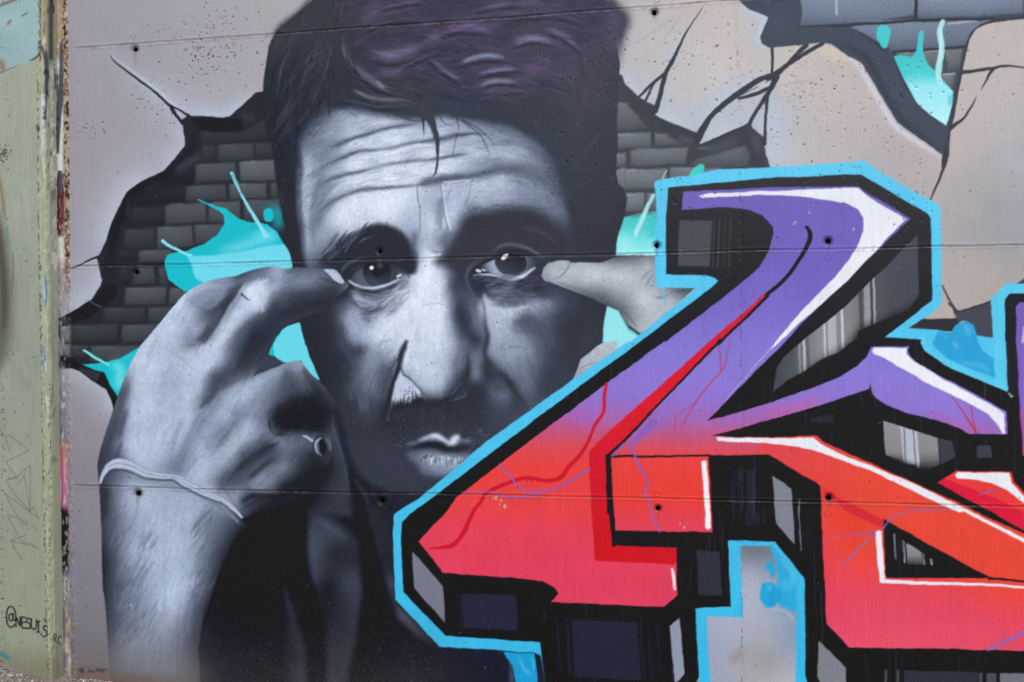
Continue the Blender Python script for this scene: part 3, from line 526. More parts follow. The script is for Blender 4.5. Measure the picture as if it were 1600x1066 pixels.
for pts, w, L, a in [([(420,640),(520,680),(660,695),(800,670),(920,610),(1010,560)],6,62,.9),([(410,680),(480,760),(600,820),(720,830)],8,150,.85),([(560,740),(650,770),(760,770),(850,720),(940,680)],6,84,.7),([(720,830),(820,770),(910,715)],6,165,.8),([(430,780),(520,850),(640,870),(740,850),(850,780),(960,700)],4.5,66,.85),
                     ([(550,915),(640,905),(740,850)],5,130,.8),([(560,920),(610,940)],5,165,.7),([(520,960),(600,985),(700,920),(800,830)],4.5,68,.8),([(620,1030),(760,980),(900,880),(990,760)],9,140,.8),([(640,1040),(740,990)],5,170,.6),([(560,1010),(620,1060)],5,60,.7),([(790,1040),(900,930),(1010,800),(1080,690)],6,98,.75),
                     ([(1000,590),(1090,560)],8,120,.6),([(980,660),(1060,620)],6,90,.6),([(390,640),(380,720),(420,800),(480,880)],6,52,.7)]: B(zF(pts), w * 1.05, L, a)
B(zF([(1130,480),(1180,510),(1140,620),(1080,740),(980,880),(860,1010)]), 5, 208, .7); B(zF([(1150,490),(1230,490)]), 5, 222, .7); B(zF([(1290,200),(1380,215),(1460,235)]), 4, 232, .9); B(zF([(1460,225),(1510,220)]), 3, 228, .8); B(zF([(1350,140),(1450,130)]), 7, 170, .5); B(zF([(1380,180),(1500,195)]), 3.5, 120, .6)
B(zF([(410,960),(420,990)]), 9, 152, .7); spatter(zF([(860,920),(960,840),(1020,780)]), 30, 3, (128,118,112), (.5,1), .7, 9); spatter(zF([(440,680),(520,760),(620,800)]), 40, 4, 190, (.4,.8), .5, 10)
# right eye
B(zJ([(455,330),(530,272),(640,248),(750,266),(870,318),(950,380)]), 5.5, 100, .85); B(zJ([(470,360),(330,412),(250,480),(232,560),(262,650),(300,740),(315,850),(335,980)]), 7, 92, .75)
B(zJ([(300,480),(400,420),(500,360),(640,310),(780,320),(900,380)]), 7, 46, .9); B(zJ([(270,520),(290,620),(350,690)]), 6, 50, .8)
P(zJ([(370,455),(430,415),(500,385),(620,350),(760,350),(860,395),(870,440),(850,475),(780,510),(640,535),(560,530),(460,515),(400,480)]), field([(*zJ([(440,460)])[0],135),(*zJ([(480,420)])[0],165),(*zJ([(520,510)])[0],165),(*zJ([(820,430)])[0],86),(*zJ([(860,410)])[0],70),(*zJ([(400,470)])[0],90)]), 2.5, 3, part='painted_eye#1')
P(zJ([(497,420),(505,370),(560,340),(680,330),(770,350),(790,420),(775,480),(720,520),(640,528),(570,520),(520,475)]), field([(*zJ([(560,450)])[0],66),(*zJ([(640,470)])[0],60),(*zJ([(720,430)])[0],50),(*zJ([(660,390)])[0],48),(*zJ([(600,380)])[0],50),(*zJ([(520,420)])[0],60)]), 2, 3)
P(zJ([(555,378),(575,350),(610,335),(620,352),(600,378),(575,388)]), 247, 1.4, 3)
S(zJ([(300,536),(430,528),(540,548),(650,562),(760,536),(862,465)]), [1.6,3,5.6,6.2,5.6,2.2], 206, 3.0, part='painted_eye#1'); S(zJ([(330,490),(355,500)]), 4, 225, 1.5); S(zJ([(380,486),(405,490)]), 3.2, 185, 1.6)
rs = np.random.RandomState(21)
for k in range(46):
    x, y = rs.uniform(300, 560), rs.uniform(560, 760)
    if (y - 560) > (x - 270) * 1.0: continue
    q = zJ([(x, y), (x + 60, y - 22), (x + 130, y - 26)]); S(q, [.8,2,.8], 58 if rs.rand() < .5 else 124, 1.4, a=rs.uniform(.3,.7))
for pts, w, L, a in [([(430,660),(560,640),(700,640)],4,120,.5),([(330,600),(430,580),(540,585)],4,112,.5),([(480,720),(560,680),(640,700)],5,125,.5),([(600,660),(760,640)],3,56,.6),([(520,780),(620,790),(750,780)],8,84,.5),([(620,700),(640,730)],6,140,.6),
                     ([(385,695),(440,770),(540,800)],5,222,.85),([(400,740),(430,840)],8,205,.7),([(640,850),(720,830),(800,815)],5,222,.8),([(900,790),(1000,770)],9,140,.5),([(640,960),(740,955),(780,935)],3,110,.6),([(820,950),(900,930)],10,110,.5),([(370,700),(400,860),(410,1000),(400,1066)],6,62,.6)]: B(zJ(pts), w, L, a)
# nose, folds, lip
B(zG([(1090,620),(1100,800),(1090,1000)]), 7, 222, .6); B(zH([(480,40),(480,180)]), 10, 190, .4); B(zH([(700,60),(710,300)]), 9, 214, .5); B(zH([(560,100),(560,400)]), 10, 190, .25)
B(zH([(460,260),(480,330)]), 6, 212, .7); B(zH([(415,430),(420,540),(440,620)]), 6, 208, .6); B(zH([(480,420),(500,520)]), 4, 172, .5)
S(zH([(446,318),(420,380),(392,460),(372,560),(345,640),(312,750),(292,850),(278,960)]), [5,9,9,8.5,8,8,9,10], 44, 5, a=.96)
B(zH([(350,420),(320,560),(270,700)]), 8, 92, .5)
for k in range(16):
    t = rs.rand(); x, y = 370 - t * 130 + rs.randn() * 12, 440 + t * 340 + rs.randn() * 12
    S(zH([(x, y), (x - 40, y + 34)]), [2,.6], 60, 1.5, a=.6)
P(zH([(388,585),(420,640),(500,700),(560,760),(605,820),(612,852),(560,845),(480,880),(400,910),(330,905),(295,985),(276,1050),(285,960),(305,850),(340,700)]), 198, 5)
S(zH([(388,560),(415,622),(470,662),(540,722),(602,802)]), [1,2,2.2,2.4,2], 66, 1.6, a=.9); S(zH([(545,770),(612,850)]), [3,2], 222, 1.8)
rs = np.random.RandomState(31)
for k in range(150):
    x = rs.uniform(290, 620); y0 = 890 - abs(x - 450) * .10 + (60 if x < 330 else 0) - (40 if x > 500 else 0) + rs.randn() * 26
    S(zH([(x, y0), (x - 4, y0 + 60), (x - 10, y0 + 130)]), [.6,2.0,1.6], 46, 1.6, a=rs.uniform(.2,.6))
P(zH([(300,960),(420,930),(620,890),(820,860),(1000,760),(1150,730),(1180,900),(1100,1066),(280,1100)]), 54, 16, a=.62)
spatter(zH([(420,820),(520,800),(580,860)]), 70, 5, 46, (.5,1), .8, 12); spatter(zH([(330,900),(450,930),(560,900)]), 60, 5, 60, (.5,1), .6, 13)
for k in range(40):
    x, y = rs.uniform(580, 800), rs.uniform(880, 1066); S(zH([(x, y), (x - 25, y + 60)]), [.7,2,.7], 92, 1.4, a=rs.uniform(.15,.45))
for k in range(9):
    x = rs.uniform(0, 110); S(zH([(960 + x * .4, 680 + x), (880 + x, 780 + x * .5), (830 + x * .3, 870)]), [.6,1.5,.6], 100, 1.3, a=.5)
B(zH([(1080,430),(1085,560),(1070,660)]), 11, 108, .7); B(zH([(1010,450),(1010,600),(980,700)]), 8, 54, .7); B(zH([(880,560),(940,400)]), 4, 92, .4)
B(zI([(250,60),(262,180),(285,300),(250,420),(260,520),(340,620),(440,720),(530,820),(620,950),(690,1066)]), [7,7,8,9,10,11,11,11,9,8], 46, .8)
B(zI([(290,740),(330,830),(340,900)]), 3, 110, .5); B(zI([(360,850),(460,920),(520,980)]), 8, 105, .5)
for k in range(36):
    t = rs.rand(); S(zI([(360 + t * 260 + rs.randn() * 30, 560 + t * 260 + rs.randn() * 30), (352 + t * 260, 600 + t * 270)]), 1.4, 60, 1.4, a=.5)
B(zI([(540,170),(600,150),(660,150)]), 4, 70, .6); B(zI([(650,90),(660,140)]), 3, 75, .5); B(zI([(700,150),(760,130)]), 9, 70, .5); B(zI([(650,440),(760,420)]), 3, 90, .4); B(zI([(400,450),(480,370)]), 4, 105, .4)
# mouth
P(zK([(340,715),(440,690),(510,648),(600,612),(700,588),(770,612),(845,660),(880,620),(930,598),(975,615),(1005,650),(1100,660),(1100,700),(1000,690),(940,722),(870,748),(800,712),(720,682),(600,692),(480,712),(400,730)]), 112, 9, 2, part='painted_mouth')
B(zK([(580,640),(700,618),(780,660),(860,710)]), 8, 212, .8); B(zK([(880,690),(930,640),(960,640)]), 9, 222, .85); B(zK([(480,680),(560,650)]), 5, 150, .5)
B(zK([(420,760),(600,735),(720,730),(860,790),(1000,770),(1150,740)]), 9, 40, .95)
P(zK([(370,835),(500,812),(680,822),(800,850),(950,866),(1080,838),(1110,880),(1000,960),(860,1080),(740,1090),(560,1050),(490,940)]), 126, 18, 2, part='painted_mouth')
B(zK([(500,870),(680,915),(860,940),(990,920)]), 26, 164, .75); B(zK([(700,980),(820,1010)]), 16, 120, .5)
for k in range(120):
    x = rs.uniform(520, 1040); y0 = 835 + (x - 520) * .06 + rs.uniform(0, 60); L = rs.uniform(40, 110) * (1 - abs(x - 800) / 500)
    if L < 12: continue
    S(zK([(x, y0), (x - 6, y0 + L * .5), (x - 14, y0 + L)]), [.6,2.2,.6], rs.choice([205, 215, 70, 55]), 1.3, a=rs.uniform(.4,.9))
spatter(zK([(1150,640),(1200,570),(1290,600),(1290,680),(1200,740),(1120,680)]), 70, 3, (128,118,102), (.5,1), .6, 14); spatter(zK([(600,640),(700,650)]), 30, 3, (110,108,104), (.5,.9), .6, 15)
for k in range(70):
    x, y = rs.uniform(150, 560), rs.uniform(230, 620); S(zK([(x, y), (x - 6, y + 40)]), [.4,1.4,.4], rs.choice([84, 104, 40]), 1.4, a=rs.uniform(.15,.4))
spatter(zK([(230,320),(290,540),(240,700),(230,900),(260,1060)]), 34, 4, (190,195,205), (.3,.7), .7, 16)

# second, closer pass over the face
z1 = Z(440,150,520,1584); z2 = Z(480,400,480,1421)
for z, pts, w, L, a in [(z1,[(75,200),(90,330),(88,480),(98,640),(110,770)],9,66,.7),(z1,[(112,360),(112,500),(118,640)],12,176,.6),(z1,[(150,720),(148,600),(158,480),(190,380)],12,112,.6),(z1,[(170,600),(180,520),(230,440),(300,400)],9,108,.5),(z1,[(300,130),(420,105),(520,100)],18,184,.5),(z1,[(480,120),(540,108)],12,200,.5),(z1,[(150,130),(250,60),(330,48),(430,78),(560,98),(700,105)],12,66,.65),(z1,[(160,260),(220,190),(300,150)],22,120,.35),
                        (z1,[(1130,170),(1240,250),(1310,390),(1345,540)],22,74,.55),(z1,[(1200,230),(1270,340),(1300,480)],18,98,.4),(z1,[(740,640),(752,540),(765,480)],11,112,.6),(z1,[(770,700),(790,660)],20,104,.6),(z1,[(690,600),(690,480)],26,178,.4),(z1,[(830,560),(850,470),(890,430)],16,178,.4),(z1,[(640,640),(628,720),(650,790)],12,84,.6),(z1,[(600,620),(640,560)],18,186,.4),
                        (z1,[(250,520),(400,500),(560,490)],26,214,.5),(z1,[(300,570),(420,560)],20,200,.4),(z1,[(400,285),(560,250),(700,232)],9,214,.45),(z1,[(330,240),(480,190),(640,165)],9,206,.45),(z1,[(360,350),(560,330),(720,318)],8,218,.5),(z1,[(860,300),(1000,270),(1120,262)],8,192,.5),(z1,[(860,240),(960,205),(1080,195)],9,156,.45),(z1,[(900,370),(1050,345),(1150,350),(1250,420)],16,98,.5),(z1,[(640,410),(740,395),(880,380)],10,90,.5),
                        (z1,[(345,925),(365,975),(430,1000)],13,168,.8),(z1,[(420,1005),(480,990),(530,955)],8,170,.75),(z1,[(360,1010),(430,1028),(500,1005),(565,945)],6,64,.75),(z1,[(395,1050),(470,1035),(540,985),(585,930)],9,150,.7),(z1,[(520,1050),(570,985),(610,905)],7,92,.6),(z1,[(330,900),(420,930),(520,915),(570,880)],6,60,.7),(z1,[(560,900),(600,880)],9,128,.6),(z1,[(460,945),(530,925)],8,92,.6),
                        (z1,[(900,860),(920,920),(960,960)],8,58,.6),(z1,[(985,985),(1100,1000),(1180,985)],9,78,.6),(z1,[(1000,900),(1100,905),(1180,890)],12,64,.6),(z1,[(1075,945),(1100,930)],9,128,.6),(z1,[(960,940),(985,1000),(1020,1060)],9,196,.6),(z1,[(1090,1020),(1180,1000)],7,214,.6),(z1,[(1000,1050),(1100,1050)],26,186,.5),
                        (z2,[(50,280),(80,420),(120,560),(160,720)],56,46,.75),(z2,[(150,300),(165,390),(220,440),(290,415)],16,58,.65),(z2,[(205,350),(245,345)],26,162,.6),(z2,[(215,262),(222,272)],9,165,.7),(z2,[(330,420),(290,520),(245,620)],26,128,.45),(z2,[(185,520),(200,640),(210,740)],30,54,.6),(z2,[(310,640),(295,720),(270,800)],24,66,.6),(z2,[(350,330),(400,250),(470,160)],26,206,.4),(z2,[(250,650),(260,710)],16,108,.5),(z2,[(370,480),(345,580),(320,660)],14,88,.6),
                        (z2,[(690,100),(705,220),(735,360)],26,56,.55),(z2,[(765,200),(790,300),(800,380)],14,90,.5),(z2,[(775,460),(778,570)],17,118,.75),(z2,[(738,430),(742,520),(730,610)],10,50,.7),(z2,[(828,470),(850,550),(900,620)],18,44,.55),(z2,[(700,520),(735,470)],14,96,.5),(z2,[(540,640),(600,652),(660,640)],12,98,.6),(z2,[(530,664),(610,676),(690,650)],12,44,.85),(z2,[(700,600),(740,590)],12,60,.6),(z2,[(560,560),(600,590)],36,192,.4),(z2,[(520,440),(500,520)],14,206,.4),(z2,[(600,60),(590,260)],16,218,.4),
                        (z2,[(850,240),(880,330)],32,188,.5),(z2,[(860,420),(900,520)],28,140,.4),(z2,[(960,320),(1010,300),(1060,320)],26,76,.6),(z2,[(1040,235),(1110,245)],24,150,.5),(z2,[(950,390),(1050,430)],22,144,.45),(z2,[(1190,280),(1160,480),(1090,640)],40,56,.55),(z2,[(960,480),(1010,560),(1020,650)],22,112,.4),(z2,[(930,640),(890,600),(860,570)],14,98,.5),(z2,[(810,260),(830,380),(825,450)],10,60,.5),(z2,[(905,265),(950,262)],14,206,.5),
                        (z2,[(520,850),(580,832),(630,855)],7,214,.6),(z2,[(650,880),(690,850)],10,224,.7),(z2,[(480,890),(560,872),(640,890),(720,885)],9,36,.8),(z2,[(580,950),(660,960),(710,950)],20,168,.55),(z2,[(520,940),(560,1000)],18,110,.5),(z2,[(480,920),(520,920)],12,90,.5)]:
    B(z(pts), w, L, a)
rs = np.random.RandomState(61)
z4 = Z(400,0,600,842)
for pts, w, L, a in [([(520,285),(590,300),(640,340)],30,128,.5),([(560,400),(630,430),(660,470)],34,132,.5),([(480,420),(560,430)],34,172,.4),([(500,330),(580,335),(640,380)],18,150,.5),([(600,360),(650,420)],16,96,.4),([(140,300),(240,260)],20,172,.4),([(430,250),(520,258)],20,112,.5),
                     ([(200,640),(240,640)],10,60,.4),([(490,640),(560,655),(610,640)],20,58,.55),([(480,600),(500,640)],12,52,.5),([(600,620),(640,650)],20,54,.5),([(150,680),(160,760),(190,790)],22,50,.5),([(190,700),(230,720)],20,168,.5),([(240,800),(200,880)],24,112,.35),([(330,700),(300,760)],24,204,.4),([(380,620),(390,740)],22,216,.4),([(350,820),(400,850)],30,196,.45),([(440,820),(460,740)],20,118,.4),
                     ([(540,690),(560,760)],40,168,.4),([(620,700),(640,760)],40,100,.4),([(570,800),(600,860)],28,116,.4),([(90,420),(88,520)],10,176,.5)]: B(z4(pts), w, L, a)
for k in range(110):      # moustache and stubble, drawn downwards
    x, y = rs.uniform(385, 720), rs.uniform(675, 800); L = rs.uniform(14, 46)
    S(z2([(x, y), (x - 3, y + L * .6), (x - 8, y + L)]), [.5,1.5,.5], 36 if rs.rand() < .6 else 88, 1.5, a=rs.uniform(.1,.35))
for k in range(60):
    x = rs.uniform(385, 545); y = 690 - (x - 385) * .22 + rs.randn() * 8
    S(z2([(x, y - 14), (x - 2, y), (x - 5, y + 26)]), [.4,1.6,1.6], 40, 1.6, a=rs.uniform(.2,.6))
for k in range(70):       # crinkles under the right eye
    x, y = rs.uniform(770, 930), rs.uniform(105, 205)
    if y - 100 > (x - 745) * .9: continue
    S(z2([(x, y), (x + 22, y - 9 + rs.randn() * 3), (x + 50, y - 8)]), [.5,1.9,.5], 52 if rs.rand() < .5 else 138, 1.4, a=rs.uniform(.25,.6))
for pts, n in [([(150,330),(330,240),(600,175),(800,190)],150),([(250,420),(450,330),(700,300)],140),([(300,520),(500,430),(700,360)],90),([(700,470),(820,500),(780,600)],110),([(850,400),(1000,420)],50),([(120,400),(110,640)],80),([(250,80),(420,100)],60)]:
    spatter(z1(pts), n, 9, 232, (.3,.7), .55, 70 + n)
CLIP[0] = full(poly_mask(HEAD, 2.5))
GF = [q[0] for q in FU]
grain(zD([(400,220),(600,100),(1000,130),(1597,150),(1597,700),(1300,700),(900,760),(640,880),(560,1000),(400,1000)]), GF, 620, (10,34), (1,2.4), 26, 201)
grain(zE([(0,120),(400,170),(800,260),(1050,480),(1150,850),(900,840),(500,830),(0,700)]), GF, 460, (10,34), (1,2.4), 22, 202)
GE = [zF(q) for q in ([(400,650),(560,720),(760,710),(960,600)],[(420,760),(560,850),(740,850),(960,700)],[(540,960),(700,930),(900,800),(1040,660)],[(640,1050),(820,990),(1000,820)])]
grain(zF([(380,640),(640,690),(1000,560),(1120,560),(1080,760),(860,1040),(560,1040),(420,840)]), GE, 260, (8,24), (.9,2.2), 34, 203, (.3,.75))
GJ = [zJ(q) for q in ([(300,560),(450,560),(640,590),(850,540)],[(330,640),(480,640),(700,640),(860,620)],[(400,720),(560,700),(760,730)],[(480,790),(640,800),(900,750)])]
grain(zJ([(280,550),(560,570),(860,520),(1000,640),(900,740),(640,820),(420,720)]), GJ, 260, (8,26), (.9,2.2), 34, 204, (.3,.75))
GC = [z2(q) for q in ([(200,300),(240,420),(230,620),(250,760)],[(440,400),(400,540),(350,700)],[(340,320),(300,440),(260,600)],[(600,60),(580,300),(590,600)],[(520,100),(500,380),(470,560)],[(690,200),(740,420),(720,600)],[(830,250),(840,460),(930,600),(1000,700)],[(900,250),(960,420),(1010,620)],[(1040,240),(1120,400),(1100,600)])]
grain(z2([(150,280),(420,300),(440,400),(380,640),(300,800),(180,760)]), GC, 420, (8,26), (1,2.6), 18, 205, (.2,.55), 2); grain(z2([(480,100),(680,60),(780,300),(800,560),(640,660),(520,620),(440,520)]), GC, 260, (10,30), (1,2.6), 12, 206)
grain(z2([(830,240),(1100,220),(1160,420),(1050,700),(900,620),(830,480)]), GC, 420, (8,26), (1,2.6), 18, 207, (.2,.55), 2)
for z, q, w, L, a in [(z2,[(340,500),(300,580),(280,660)],3,84,.5),(z2,[(390,470),(370,560),(340,640)],3,70,.5),(z2,[(310,440),(350,400),(400,380)],4,150,.4),(z2,[(250,560),(270,520),(320,480)],4,146,.4),(z2,[(180,560),(220,540),(260,560)],5,96,.4),(z2,[(870,520),(900,560),(930,640)],3,72,.5),(z2,[(960,360),(1010,350),(1050,370)],3,96,.5),(z2,[(900,440),(950,420),(1010,430)],3,112,.5),(z2,[(1060,500),(1050,580),(1020,650)],5,100,.4),(z2,[(560,940),(620,930),(700,945)],4,196,.4),(z2,[(930,500),(960,560),(980,640)],3,90,.45)]: B(z(q), w, L, a)
HW = [zHh(q) for q in ([(365,170),(385,260),(440,330),(640,412)],[(430,150),(560,105),(700,90)],[(470,258),(570,275),(690,232)],[(690,235),(760,300),(860,360)],[(840,285),(930,260),(1065,262)],[(920,375),(1010,356),(1115,366)],[(1055,205),(1160,184),(1265,205)],[(1205,145),(1290,176),(1360,245)],[(755,160),(860,140),(1000,155)],[(880,70),(1000,40),(1120,35)],[(1120,90),(1250,80),(1360,110)],[(250,180),(210,280),(180,400)],[(170,160),(110,280),(80,420)],[(1350,250),(1400,400),(1420,560)],[(100,430),(90,600),(130,800)])]
grain(zHh([(60,150),(240,10),(700,-60),(1300,-40),(1480,100),(1490,400),(1300,420),(1000,420),(650,430),(400,420),(200,500),(120,900),(60,600)]), HW, 950, (14,52), (1,2.8), 26, 208, (.2,.6))
# loose lock over the forehead
P(zE([(-30,20),(60,-20),(85,60),(110,150),(128,230),(147,300),(140,400),(138,470),(128,560),(105,600),(78,622),(105,575),(118,500),(118,420),(108,320),(88,240),(55,180),(20,150),(15,290),(0,180),(-20,120)]), (60,63,74), 2.2, 2, part='painted_hair')
for pts, w in [(zE([(45,160),(80,230),(100,300)]),3),(zE([(285,110),(292,180),(300,240)]),[5,3,1]),(zE([(320,150),(420,220),(500,300),(540,390),(560,430)]),[4,4,3,2,1]),(zE([(340,150),(450,210),(540,280),(600,360)]),[3,3,2,1]),(zE([(140,100),(180,170),(240,195)]),[3,2,1]),(zE([(290,260),(270,340),(250,430)]),[2.5,2,1.4]),(zD([(1150,100),(1300,150),(1400,160)]),[3,4,3])]: S(pts, [v * .8 for v in w] if not np.isscalar(w) else w * .8, 58, 1.6, a=.55, part='painted_hair')
# jacket and neck
JK = zQ([(330,-20),(400,-10),(600,100),(645,200),(662,500),(625,800),(572,1000),(530,1500),(440,1500),(440,720),(400,640),(350,450),(322,250)])
P(JK, field([(*zQ([p])[0],v) for p, v in [((380,60),62),((380,250),74),((380,400),64),((480,100),66),((560,180),58),((560,430),66),((450,450),40),((430,620),38),((600,600),58),((500,800),50),((520,1000),56),((470,950),54),((640,300),48),((420,300),60),((500,250),46),((560,60),38),((600,20),34)]]), 16, part='painted_jacket')
B(zQ([(360,30),(480,110),(580,170)]), 12, 84, .6)
P(zQ([(178,480),(240,620),(300,850),(345,1500),(170,1500),(190,700)]), field([(*zQ([p])[0],v) for p, v in [((195,520),62),((220,700),46),((250,900),46),((260,1060),56),((200,1060),44)]]), 18, part='painted_jacket')
P(zQ([(680,-30),(870,-30),(880,560),(1150,850),(1000,770),(890,660),(830,490),(765,290),(720,100)]), field([(*zQ([p])[0],v) for p, v in [((720,40),50),((800,200),47),((820,350),46),((850,450),68),((870,560),58),((900,640),78),((1000,730),66),((1100,820),50),((850,30),42)]]), 16, part='painted_jacket')
P(zT10([(430,420),(470,470),(510,600),(560,780),(600,1090),(340,1090),(380,900),(470,800),(460,640)]), field([(*zT10([p])[0],v) for p, v in [((445,440),60),((470,520),78),((520,660),74),((550,800),66),((560,1000),60),((500,950),62),((400,980),44),((380,1060),52),((470,800),48),((480,700),60)]]), 18, part='painted_jacket')
B(zT10([(450,460),(510,620),(560,820),(590,1020)]), 4, 92, .5); B(zT10([(610,850),(660,930),(720,1040)]), 6, 64, .7); B(zT10([(600,860),(640,1000),(700,1130)]), 12, 32, .8)
B(zQ([(640,0),(700,180),(760,400),(830,600)]), 16, 28, .8); B(zQ([(330,380),(390,640),(420,800)]), 12, 26, .8); B(zQ([(400,900),(420,1060)]), 10, 28, .6)
CLIP[0] = None
# ---- left hand
HAND = [(182,1210),(172,1050),(164,950),(160,900),(157,800),(153,745)] + zL([(45,640),(60,560),(110,400),(150,280),(190,160),(250,20)]) + zB([(520,590),(560,540),(690,390),(780,280),(850,220),(950,170),(1050,140),(1150,125),(1250,90),(1380,65),(1430,80)]) + \
       zG([(200,610),(300,604),(430,611),(500,618),(545,680),(578,712),(560,742),(500,790),(472,848),(350,900),(200,960),(120,1040)]) + zT10([(70,80),(0,145)]) + zB([(1300,700),(1250,775),(1430,700),(1500,675),(1560,680)]) + \
       zL([(1300,75),(1375,150),(1440,220),(1470,280),(1440,330),(1440,480),(1435,560),(1400,690),(1330,790),(1180,860),(1000,920),(900,960),(960,1000)]) + zN([(1500,120),(1440,220),(1360,400),(1300,600),(1240,850),(1225,1640)])
T2_ = []
def dab2(z, l):
    for x, y, v in l:
        p = z([(x, y)])[0]; T2_.append((p[0], p[1], v))
dab2(zL, [(300,100,170),(330,250,166),(400,200,152),(400,350,150),(300,450,160),(500,400,166),(250,560,155),(430,560,152),(240,300,135),(170,330,98),(130,450,84),(95,600,58),(60,680,50),(200,480,132),(190,600,90),(230,150,120),(215,220,96),
          (600,80,178),(560,250,172),(620,330,142),(680,220,112),(720,90,100),(780,120,62),(900,40,44),(760,200,92),(650,290,128),(850,240,150),(950,180,154),(800,320,146),(880,330,112),(1000,130,146),(1100,80,138),(1170,50,112),(1240,40,132),(1290,80,120),(1200,130,72),(1150,100,95),(1350,180,62),(1380,240,45),(1050,220,112),(980,300,130),(1000,370,112),(950,400,144),(1060,410,104),(1100,470,106),
          (1010,480,98),(1060,500,66),(1150,510,104),(1250,500,86),(1320,580,48),(1230,580,66),(1120,620,84),(1140,640,112),(1050,720,124),(1000,760,112),(1150,740,48),(1260,680,36),(900,440,154),(850,530,150),(800,440,106),(760,540,134),(690,600,148),(780,640,132),(860,620,100),(900,560,92),(840,720,62),(950,640,60),(1010,580,60),(790,760,84),(650,690,154),(560,620,120),(510,640,104),(600,700,142),
          (880,800,118),(850,850,124),(770,800,132),(960,800,70),(1000,900,34),(1130,300,60),(1150,400,32),(1250,300,46),(1250,400,30),(1380,380,36),(1200,230,62),(1300,220,56),(1380,500,70),(1420,560,60),(1340,480,72),
          (150,760,92),(100,800,58),(80,950,52),(260,780,138),(250,850,146),(400,800,152),(300,950,138),(500,880,148),(600,950,144),(690,880,128),(650,1000,112),(780,930,104),(850,1000,62),(900,1000,40)])
dab2(zN, [(650,200,50),(670,500,46),(690,700,54),(700,250,62),(740,100,98),(740,400,78),(780,250,122),(900,200,140),(1000,100,148),(1000,400,146),(1100,300,150),(1150,500,148),(1080,650,142),(900,600,118),(850,700,110),(790,800,112),(1000,800,124),(1000,950,114),(1250,150,126),(1350,80,98),(1250,400,108),(1190,600,104),(1310,280,80),(1370,380,36),(1280,600,44),(1200,800,66),(1260,1000,56),(1130,1000,98),(850,1000,104),(720,930,92),(760,600,92),(680,900,78)])
dab2(zB, [(850,400,152),(750,480,168),(640,600,162),(950,250,138),(1000,180,130),(880,300,140),(1050,250,118),(900,470,134),(850,540,112),(1000,430,84),(1040,370,60),(950,520,118),(1110,170,112),(1160,180,74),(1100,260,84),(1080,320,66),(1250,115,88),(1350,85,104),(1400,85,152),
          (1040,460,168),(1130,370,172),(1200,225,168),(1290,180,188),(1300,330,178),(1240,290,182),(1380,180,146),(1370,260,112),(1100,590,108),(1150,530,92),(1240,450,66),(1350,350,68),(1430,250,82),(1350,470,46),(1210,620,44),(1000,620,168),(970,570,172),(1300,600,44),(1500,150,112),(1580,120,118),(1500,300,50),(1450,370,44),(960,700,164),(900,650,168),(1050,700,120),(1120,680,80),(900,850,150),(800,800,152)])
dab2(zG, [(100,700,116),(200,640,96),(300,630,90),(400,640,88),(60,790,158),(130,770,118),(200,790,62),(300,770,60),(400,720,80),(450,770,44),(300,850,44),(150,900,48),(520,720,58),(350,690,104),(480,700,74),(550,720,84),(20,880,130)])
z3 = Z(140,400,420,1066)
P(z3([(630,486),(665,425),(712,390),(775,425),(800,440),(700,470)]), 66, 4, part='painted_hand#0')
T2_ = [(x, y, float(np.clip(127 + (v - 112) * 1.03, 36, 232))) for x, y, v in T2_]
_hf = field(T2_, 3)
P(HAND, lambda s: np.clip(_hf(s), 0, 255) * (1 + .09 * np.clip((_hf(s)[..., 1:2] - 90) / 60, 0, 1)), 2.2, 2, part='painted_hand#0')
CLIP[0] = full(poly_mask(HAND, 2.2, 2))
